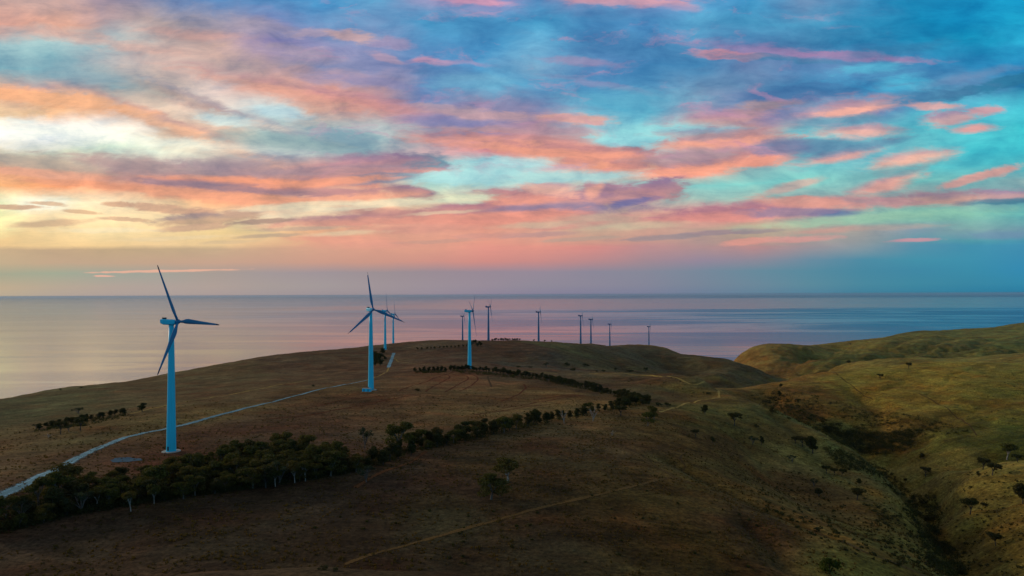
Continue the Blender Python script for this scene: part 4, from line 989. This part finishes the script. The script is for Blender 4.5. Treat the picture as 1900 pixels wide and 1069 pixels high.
def plant(kind, px, py, hpx, label, group=None, width=1.0, **k):
    q = hit(px, py)
    if q is None: print('plant miss', px, py); return None
    d = q[1]; return plant_at(kind, q[0], q[1], hpx * d / F, label, group, width, **k)

# --- the thick belt across the foreground: rows of trees between two edge lines
FRONT = [(-20, 992), (0, 988), (60, 975), (130, 957), (250, 938), (330, 925), (430, 912), (500, 903), (560, 893), (640, 880), (720, 858), (790, 835), (870, 818), (960, 797), (1080, 773), (1205, 749)]
BACK = [(-20, 968), (0, 962), (60, 940), (110, 915), (200, 900), (280, 886), (350, 870), (430, 855), (500, 842), (560, 848), (620, 852), (680, 852), (720, 842), (760, 830), (800, 822), (870, 808), (960, 790), (1080, 768), (1205, 745)]
fr = ground_line(FRONT, 1.0); bk = ground_line(BACK, 1.0)
def along(line, t): i = min(len(line)-1, max(0, int(t*(len(line)-1)))); return line[i]
placed = []
def free(x, y, dmin):
    for (a, b_) in placed:
        if (a-x)**2 + (b_-y)**2 < dmin*dmin: return False
    return True
n_belt = 0; tries = 0
from bisect import bisect
def px_of(x, y): return project(x, y, gz(x, y))[0]
frx = [px_of(*q) for q in fr]; bkx = [px_of(*q) for q in bk]
def at_px(line, xs, px):
    return np.array([np.interp(px, xs, line[:, 0]), np.interp(px, xs, line[:, 1])])
frx = np.maximum.accumulate(frx); bkx = np.maximum.accumulate(bkx)
px = -15.0
cols_ = []
while px < 1200:
    A = at_px(fr, frx, px); B = at_px(bk, bkx, px); L = np.linalg.norm(B - A); d = A[1]
    step = (5.8 if px < 700 else 5.0) * F / d
    rows = max(1, int(L / (6.6 if px < 700 else 7.0)) + 1)
    for k in range(rows):
        f = (k + random.uniform(-.3, .3)) / max(1, rows - 1) if rows > 1 else random.uniform(0, 1)
        f = min(1, max(0, f)); q = A + (B - A) * f + np.array([random.uniform(-1.6, 1.6), random.uniform(-1.5, 1.5)])
        if not free(q[0], q[1], 4.0): continue
        if 655 < px < 745 and f > 0.45 and random.random() < .75: continue     # the thin place in the belt
        placed.append((q[0], q[1])); n_belt += 1
        frontrow = f < 0.25; patchy = 0.72 if 150 < px < 300 and f > 0.4 else 1.0
        if px < 700:
            kind = 'whitegum' if frontrow and random.random() < .05 else 'gum' if random.random() < .6 else 'sparse' if random.random() < .12 else 'dense'
            h = random.choice((random.uniform(5.2, 7.5), random.uniform(7, 9.5), random.uniform(8.5, 11.5))) * (1.0 if px > 60 else .85) * patchy
            lab, grp = ('dark leafy gum tree along the front edge of the thick belt below the nearest turbine', 'front row of the thick tree belt') if frontrow else ('dark leafy tree packed inside the thick belt between its front row and the nearest turbine', 'inner trees of the thick belt')
        else:
            kind = 'dense' if random.random() < .75 else 'gum'
            h = random.choice((random.uniform(4.5, 6.5), random.uniform(6.5, 10))) * (1.0 if px < 1000 else .85)
            lab, grp = ('dark bushy tree in the narrowing right half of the long belt below the striped paddock', 'right half of the long tree belt')
        plant_at(kind, q[0], q[1], h, lab, grp, random.uniform(1.0, 1.3))
    px += step * random.uniform(.85, 1.1)
print('belt', n_belt)
# --- the thin shelterbelt behind the paddock
sh = ground_line([(770, 691), (800, 690), (826, 690)], 4.4); n0 = 0
for q in sh: plant_at('dense', q[0], q[1] + random.uniform(-1, 1), random.uniform(5.5, 7.5), 'small round dark tree in the short row left of the mid-paddock turbine', 'short row left of the mid-paddock turbine', 1.1); n0 += 1
sh = ground_line([(836, 688), (871, 688), (920, 693), (1000, 703), (1060, 716), (1100, 724), (1150, 735), (1205, 748)], 4.9)
for q in sh: plant_at('dense', q[0] + random.uniform(-.5, .5), q[1] + random.uniform(-1, 1), random.uniform(4.2, 8.2), 'small round dark tree in the long thin row curving down behind the striped paddock', 'long thin row behind the striped paddock', random.uniform(.95, 1.6)); n0 += 1
print('shelter', n0)
# --- left-hand row of low dark trees
lf = ground_line([(72, 797), (110, 790), (150, 782), (190, 775), (226, 769)], 3.6)
for q in lf: plant_at('dense', q[0], q[1] + random.uniform(-2, 2), random.uniform(3.6, 5.2), 'low dark tree in the hedge-like row beyond the gravel road', 'low row beyond the gravel road', 1.35)
# --- clump round the foot of the third turbine
for k in range(24):
    q = hit(random.uniform(692, 716), random.uniform(654, 680))
    if q: plant_at('dense', q[0], q[1], random.uniform(7, 11), 'dark tree in the tight clump behind the blue cabin turbine', 'tight clump behind the blue cabin turbine', 1.25)
# --- hedge dots and ridge trees
for k in range(13):
    plant('dense', 776 + k * 7.6 + random.uniform(-2, 2), 649 - k * .5, random.uniform(3.5, 5), 'tiny dark bushy tree in the far dotted row left of the mid-paddock turbine top', 'far dotted row', 1.5)
for k in range(6):
    plant('dense', 875 + k * 3.4, 644 - random.uniform(0, 8), random.uniform(7, 10), 'dark tree in the little clump at the right end of the far dotted row', 'clump ending the far dotted row', 1.2)
def ridge(px, h, lab, grp, kind='dense', w=1.5):
    best = None
    for py in np.arange(622, 660, 0.5):
        q = hit(px, py, dmax=1600)
        if q: best = q; break
    if best: plant_at(kind, best[0], best[1] - 6, h * best[1] / F, lab, grp, w)
for k in range(13): ridge(913 + k * 4.2 + random.uniform(-1, 1), random.uniform(3.6, 6), 'tiny dark tree silhouetted in the line on the main hill crest', 'line of trees on the main crest')
ridge(990.5, 4, 'single tiny tree on the crest just left of a lone far turbine', None)
ridge(1010, 4, 'tiny tree on the crest just right of a lone far turbine', None)
ridge(1023, 3.5, 'tiny low tree farthest right on the main hill crest', None)

S = [  # kind, px, py, height px, width, label
 ('whitegum', 943, 895, 42, 1.4, 'pale limbed gum tree, upper of the two overlapping trees alone in the dark foreground'),
 ('gum', 911, 927, 46, 1.45, 'dark gum tree, lower of the two overlapping trees alone in the dark foreground'),
 ('sparse', 680, 895, 36, 1.1, 'thin leaved pale branched tree standing just in front of the belt beside the red track'),
 ('whitegum', 547, 896, 40, .8, 'white forked gum, left of the bright pair in front of the thick belt'),
 ('whitegum', 567, 893, 37, .8, 'white forked gum, right of the bright pair in front of the thick belt'),
 ('whitegum', 511, 903, 34, .8, 'small gum with a pale leaning stem left of the bright pair'),
 ('whitegum', 286, 935, 36, .75, 'gum with one straight white stem poking out of the front row'),
 ('whitegum', 243, 949, 38, .8, 'gum with a white V shaped stem in the front row'),
 ('sparse', 676, 832, 44, .7, 'tall thin tree at the back of the belt, left of the round crowned one'),
 ('gum', 738, 838, 54, 1.0, 'tall round crowned gum sticking up above the gap in the belt'),
 ('dead', 1100, 782, 30, .8, 'bare white branched tree against the right part of the belt'),
 ('dead', 1047, 786, 30, .7, 'bare pale forked tree left of the bare white branched one'),
 ('dead', 1136, 808, 11, 1.3, 'small bleached dead tree alone in the open right of the belt'),
 ('flat', 1152, 772, 20, 1.5, 'low wide tree just below the right part of the belt'),
 ('gum', 1202, 790, 25, 1.2, 'bushy tree, lower left of the pair right of the belt end'),
 ('gum', 1214, 778, 24, 1.0, 'open crowned tree, upper right of the pair right of the belt end'),
 ('shrub', 1222, 753, 7, 1.4, 'dark bush, left of two at the start of the curved dirt track'),
 ('shrub', 1238, 754, 8, 1.4, 'dark bush, right of two at the start of the curved dirt track'),
 ('dense', 1308, 769, 20, .9, 'narrow round crowned tree below the bend of the curved dirt track'),
 ('flat', 1290, 812, 16, 1.2, 'flat tree, left of the pair halfway down the open slope'),
 ('dense', 1322, 822, 13, 1.1, 'small dark tree, right of the pair halfway down the open slope'),
 ('flat', 1363, 790, 24, 1.2, 'layered flat topped tree high on the open slope'),
 ('shrub', 1403, 792, 6, 1.3, 'single dark bush right of the layered flat topped tree'),
 ('sparse', 1396, 825, 18, 1.2, 'faint grey tree beside a darker one in the middle of the open slope'),
 ('dense', 1413, 826, 18, .8, 'dark narrow tree right of the faint grey one'),
 ('dense', 1508, 842, 36, 1.0, 'largest dark tree on the slope edge above the scrubby gully'),
 ('flat', 1489, 829, 20, 1.3, 'wide flat tree just left of the largest one on the slope edge'),
 ('flat', 1476, 823, 14, 1.2, 'small flat tree at the left end of the slope edge trio'),
 ('sparse', 1470, 858, 16, 1.2, 'thin grey tree below the slope edge trio'),
 ('flat', 1533, 879, 16, 1.2, 'dark flat tree, left of three in a row above the gully bend'),
 ('flat', 1548, 882, 14, 1.2, 'dark flat tree, middle of three in a row above the gully bend'),
 ('flat', 1562, 884, 15, 1.2, 'dark flat tree, right of three in a row above the gully bend'),
 ('dense', 1594, 899, 12, 1.2, 'small tree right on the edge line above the lower gully'),
 ('sparse', 1510, 903, 17, 1.0, 'thin tree just above a dark round one on the lower slope'),
 ('dense', 1519, 921, 17, 1.2, 'dark round tree on the lower slope left of the wide flat one'),
 ('flat', 1590, 927, 22, 1.4, 'wide flat tree on the lower slope near the lower gully'),
 ('flat', 1633, 704, 11, 1.3, 'umbrella shaped tree alone on the sunny hill, lower left of two'),
 ('flat', 1686, 684, 11, 1.2, 'small umbrella shaped tree on the sunny hill, upper right of two'),
 ('dense', 1446, 735, 11, 1.1, 'round dark bushy tree low on the left flank of the sunny hill'),
 ('dense', 1448, 719, 8, 1.3, 'small dark tree above the round one on the left flank'),
 ('dense', 1433, 768, 13, 1.1, 'dark tree on the slope edge at the top end of the gully'),
 ('shrub', 1574, 673, 5, 1.5, 'tiny grey bush near the left end of the sunny hill crest'),
 ('dense', 1709, 852, 13, 1.2, 'round dark tree on the pale spur right of the gully'),
 ('flat', 1717, 884, 18, 1.3, 'flat topped tree with two stems on the near pale spur'),
 ('flat', 1680, 896, 9, 1.0, 'little flat tree left of and below the two stemmed one'),
 ('flat', 1824, 871, 22, 1.3, 'wide tree, left of the two joined crowns on the right spur crest'),
 ('flat', 1841, 882, 24, 1.3, 'wide tree, right of the two joined crowns on the right spur crest'),
 ('whitegum', 1868, 853, 30, 1.2, 'pale stemmed tree in the shady hollow at far right'),
 ('flat', 1888, 857, 14, 1.6, 'low dark tree at the right border above the spur'),
 ('dense', 1816, 885, 11, 1.0, 'small dark tree just below the joined crowns'),
 ('flat', 1800, 955, 32, 1.1, 'lone dark tree with a leaning stem and a shadow, right of the lower gully'),
 ('flat', 1848, 1013, 24, 1.2, 'dark crowned tree near the bottom right corner'),
 ('dense', 1898, 935, 42, .9, 'tall dark tree cut by the right border'),
 ('shrub', 1824, 940, 8, 1.5, 'low dark bush between the lone leaning tree and the right border'),
 ('dense', 264, 764, 18, 1.3, 'larger round dark tree alone at the right end of the low row beyond the road'),
 ('dense', 231, 770, 14, 1.2, 'dark tree left of the larger round one beyond the road'),
 ('flat', 112, 806, 26, 1.0, 'tree with a bare stem, left of three below the low row'),
 ('sparse', 128, 801, 16, 1.0, 'short stumpy tree, middle of three below the low row'),
 ('flat', 149, 799, 26, 1.2, 'leaning flat tree, right of three below the low row'),
 ('sparse', 67, 796, 12, 1.0, 'small thin tree at the left end of the low row'),
 ('sparse', 146, 768, 15, 1.5, 'faint grey tree above the low row beyond the road'),
 ('dead', 90, 812, 8, 2.4, 'fallen grey dead tree on the pale grass beyond the road'),
 ('shrub', 580, 717, 3.5, 1.6, 'small dark bush left of the blue cabin in the pale paddock'),
 ('shrub', 774, 725, 5, 1.7, 'small dark bush right of the blue cabin turbine'),
 ('shrub', 962, 682, 3.5, 2.2, 'flat dark bush, left of two below the main hill'),
 ('shrub', 985, 683, 3.5, 2.2, 'flat dark bush, right of two below the main hill'),
 ('sparse', 1014, 684, 14, .8, 'thin dark tree at the foot of the main hill'),
 ('shrub', 1052, 678, 7, 1.2, 'round dark bush on the foot of the main hill, upper of two'),
 ('shrub', 1063, 688, 6, 1.5, 'round dark bush on the terrace line, below the upper one'),
 ('shrub', 1085, 680, 6, 2.2, 'broad dark bush in the crease of the main hill'),
 ('shrub', 1107, 690, 3, 1.6, 'tiny bush on the terrace line, leftmost of its string'),
 ('shrub', 1120, 690, 4, 1.8, 'tiny bush on the terrace line, second of its string'),
 ('flat', 1142, 690, 8, 1.0, 'little tree on the terrace line between the tiny bushes'),
 ('shrub', 1168, 690, 4, 2.6, 'long low bush on the terrace line'),
 ('flat', 1198, 691, 9, 1.2, 'dark tree at the right end of the bushes on the terrace line'),
 ('flat', 1100, 718, 9, 1.0, 'small tree alone between the terrace line and the long thin row'),
 ('shrub', 1314, 731, 4, 1.8, 'dark bush inside the bend of the curved dirt track'),
 ('shrub', 600, 1057, 8, 2.0, 'dark bush at the bottom edge, left of its neighbour'),
 ('shrub', 622, 1059, 6, 1.6, 'small dark bush at the bottom edge, right of its neighbour'),
 ('shrub', 1665, 1049, 9, 1.6, 'dark bush near the bottom edge above the long fence track'),
 ('shrub', 1515, 985, 7, 1.6, 'dark bush on the shoulder line in the right foreground'),
 ('shrub', 112, 724, 2.5, 1.5, 'tiny bush on the left skyline, left of two'),
 ('shrub', 150, 720, 2.5, 2.0, 'tiny bush on the left skyline, right of two'),
 ('shrub', 1480, 745, 6, 1.3, 'dark bush alone on the brown flank right of the round tree'),
 ('flat', 1578, 641, 4, 1.0, 'tiny tree on the far coastal hill skyline'),
]
for kind, x_, y_, h_, w_, lab in S: plant(kind, x_, y_, h_, lab, None, w_)
b0 = plant('shrub', 1540, 1062, 34, 'bright yellow green dome shaped bush at the bottom right foreground', None, .85, crownmat=m_lime)

# --- uncountable scrub: gully thickets, hillside tufts, belt understorey
def in_poly(x, y, poly):
    c = False; j = len(poly) - 1
    for i in range(len(poly)):
        xi, yi = poly[i]; xj, yj = poly[j]
        if (yi > y) != (yj > y) and x < (xj-xi)*(y-yi)/(yj-yi)+xi: c = not c
        j = i
    return c
def scrub(name, jobs, mat, leaf=.28, per=26):
    cs, rs, ns = [], [], []
    rg = np.random.default_rng(len(jobs) * 13 + 5)
    for poly, n, r0, r1 in jobs:
        xs = [p[0] for p in poly]; ys = [p[1] for p in poly]; k = 0
        cx0, cy0 = sum(xs)/len(xs), sum(ys)/len(ys)
        for _ in range(n * 12):
            if k >= n: break
            x, y = rg.uniform(min(xs), max(xs)), rg.uniform(min(ys), max(ys))
            if not in_poly(x, y, poly): continue
            if rg.random() < .5 and value_noise(np.array(x*.05), np.array(y*.09), 77) < -.05: continue
            q = hit(x, y)
            if not q: continue
            r = rg.uniform(r0, r1); cs.append((q[0], q[1], gz(*q) + r*.45)); rs.append((r*rg.uniform(.9, 1.5), r*rg.uniform(.9, 1.4), r*.7)); ns.append(int(per * (0.6 + r/2))); k += 1
    V, Fq = leaves(cs, rs, ns, leaf, rg)
    return tag(link(name, np_mesh(name, V, Fq, mat)), kind='stuff')
G1 = [(1475, 772), (1500, 768), (1540, 782), (1600, 795), (1650, 805), (1690, 796), (1720, 800), (1712, 822), (1690, 836), (1640, 848), (1600, 843), (1540, 815)]
G1b = [(1520, 790), (1600, 803), (1700, 803), (1690, 830), (1640, 845), (1600, 842), (1545, 818)]
G2 = [(1385, 735), (1440, 725), (1500, 765), (1545, 785), (1560, 812), (1500, 795), (1430, 763)]
G3 = [(1525, 830), (1560, 835), (1610, 855), (1660, 880), (1650, 893), (1610, 880), (1560, 868)]
G4 = [(1690, 918), (1735, 920), (1750, 955), (1742, 1000), (1772, 1020), (1795, 1069), (1735, 1069), (1722, 1030), (1700, 985), (1672, 945)]
G6 = [(1600, 935), (1680, 945), (1740, 1030), (1740, 1069), (1660, 1040), (1620, 980)]
G5 = [(1440, 720), (1560, 745), (1700, 800), (1720, 800), (1500, 768), (1420, 745)]
G7 = [(1560, 760), (1700, 770), (1800, 800), (1720, 815), (1600, 790)]
G8 = [(1640, 870), (1665, 885), (1690, 915), (1670, 925), (1640, 900)]
o = scrub('gully_scrub', [(G1, 420, 1.2, 3.4), (G1b, 560, 1.6, 3.8), (G3, 200, 1.0, 2.4), (G4, 520, 0.9, 2.3), (G8, 80, .8, 1.6)], m_dark, .34, 34)
tag(o, 'dark tangled scrub filling the gullies', None)
o = scrub('hillside_scrub', [([(66, 802), (150, 792), (232, 775), (232, 767), (150, 780), (66, 795)], 90, .7, 1.5), ([(836, 691), (1000, 705), (1100, 727), (1205, 751), (1205, 745), (1100, 720), (1000, 700), (836, 686)], 330, 1.1, 2.4), ([(770, 693), (826, 692), (826, 688), (770, 689)], 60, 1.0, 2.2), (G2, 240, .9, 2.5), (G5, 200, .8, 2.1), (G7, 190, .8, 2.3), (G6, 110, .5, 1.3), ([(1560, 850), (1640, 900), (1740, 1060), (1500, 960), (1380, 880)], 60, .4, .9), ([(1740, 860), (1900, 870), (1900, 1069), (1790, 1069), (1760, 960)], 90, .4, .9), ([(1400, 900), (1500, 945), (1700, 1055), (1600, 1040), (1420, 955)], 70, .4, 1.0), ([(1000, 700), (1300, 700), (1320, 740), (1200, 742)], 30, .5, .9), ([(1550, 700), (1900, 690), (1900, 800), (1700, 800)], 50, .4, .8), ([(430, 1010), (1100, 820), (1400, 960), (1500, 1060), (700, 1060)], 50, .3, .6)], m_dark, .34, 40)
tag(o, 'small dark bushes dotted over the grass slopes', None)
UB = FRONT[:13] + BACK[:17][::-1]
o = scrub('belt_undergrowth', [(FRONT + BACK[::-1], 700, .9, 2.4), (FRONT[:10] + BACK[:12][::-1], 520, 1.1, 2.8), (FRONT[8:] + BACK[11:][::-1], 300, 1.0, 2.4), (FRONT[:11] + [(p_[0], p_[1] - 9) for p_ in FRONT[:11]][::-1], 260, 1.0, 2.3)], m_dark, .34, 28)
tag(o, 'dark undergrowth between the belt trees', None)

# grass tussocks that break up the near slopes
def tussocks(name, n, mat, r0, r1, seed, label):
    rg = np.random.default_rng(seed)
    a = np.radians(rg.uniform(-40, 40, n * 2)); r = np.sqrt(rg.uniform(150 ** 2, 620 ** 2, n * 2)) * rg.uniform(.6, 1, n * 2)
    a, r = a[r > 165], r[r > 165]; x = r * np.sin(a); y = r * np.cos(a)
    keep = value_noise(x * .035, y * .035, seed) + .35 * value_noise(x * .15, y * .15, seed + 1) > -.05
    x, y = x[keep][:n], y[keep][:n]; z = zmesh(x, y); k = len(x); q = 7
    s = rg.uniform(r0, r1, k)
    ang = rg.uniform(0, 2*np.pi, (k, q)); rad = rg.uniform(0.1, 1, (k, q)) * s[:, None]
    cx = x[:, None] + rad * np.cos(ang); cy = y[:, None] + rad * np.sin(ang); cz = np.repeat(z[:, None], q, 1)
    dx = np.cos(ang + 1.57) * s[:, None] * .38; dy = np.sin(ang + 1.57) * s[:, None] * .38
    lx = np.cos(ang) * s[:, None] * .35; ly = np.sin(ang) * s[:, None] * .35; h = s[:, None] * rg.uniform(.5, 1.0, (k, q))
    V = np.stack([np.stack([cx - dx, cy - dy, cz - .05], -1), np.stack([cx + dx, cy + dy, cz - .05], -1),
                  np.stack([cx + dx*.6 + lx, cy + dy*.6 + ly, cz + h], -1), np.stack([cx - dx*.6 + lx, cy - dy*.6 + ly, cz + h], -1)], 2).reshape(-1, 3)
    return tag(link(name, np_mesh(name, V, np.arange(len(V)).reshape(-1, 4), mat)), label, kind='stuff')
m_straw = leaf_mat('dry_straw', gk('33291a', .36), gk('43361f', .42), gk('3a2c1c', .38))
m_heath = leaf_mat('dark_heath', gk('1a180f', .7), gk('2a2615', .7), gk('2a2014', .7))
tussocks('grass_tussocks', 9000, m_straw, .22, .6, 5, 'dry straw coloured grass tussocks over the near slopes')
tussocks('dark_tussocks', 6000, m_heath, .25, .7, 9, 'dark low heath tufts dotted over the near slopes')
# ------------------------------------------------------------------ the air: one even, thin volume
hm_ = bpy.data.materials.new('thin_haze'); hm_.use_nodes = True; nt = hm_.node_tree
for n in list(nt.nodes):
    if n.type != 'OUTPUT_MATERIAL': nt.nodes.remove(n)
pv_ = nt.nodes.new('ShaderNodeVolumePrincipled'); pv_.inputs['Color'].default_value = (0.50, 0.72, 0.95, 1)
pv_.inputs['Density'].default_value = HAZE; pv_.inputs['Anisotropy'].default_value = 0.2
nt.links.new(pv_.outputs[0], [n for n in nt.nodes if n.type == 'OUTPUT_MATERIAL'][0].inputs['Volume'])
B_ = 160000.0
hv, hf = [(-B_, -B_, -60), (B_, -B_, -60), (B_, B_, -60), (-B_, B_, -60), (-B_, -B_, 345), (B_, -B_, 345), (B_, B_, 345), (-B_, B_, 345)], [(0,3,2,1),(4,5,6,7),(0,1,5,4),(1,2,6,5),(2,3,7,6),(3,0,4,7)]
tag(mesh_obj('haze', hv, hf, hm_), kind='stuff')
scene.render.engine = 'CYCLES'
scene.cycles.use_denoising = True
scene.cycles.max_bounces = 4
scene.cycles.diffuse_bounces = 2
scene.cycles.glossy_bounces = 2
scene.cycles.transmission_bounces = 2
scene.cycles.volume_bounces = 0
scene.cycles.transparent_max_bounces = 4
scene.cycles.caustics_reflective = False
scene.view_settings.view_transform = 'Standard'
scene.view_settings.look = 'None'
scene.view_settings.exposure = 0.0
scene.view_settings.gamma = 1.0
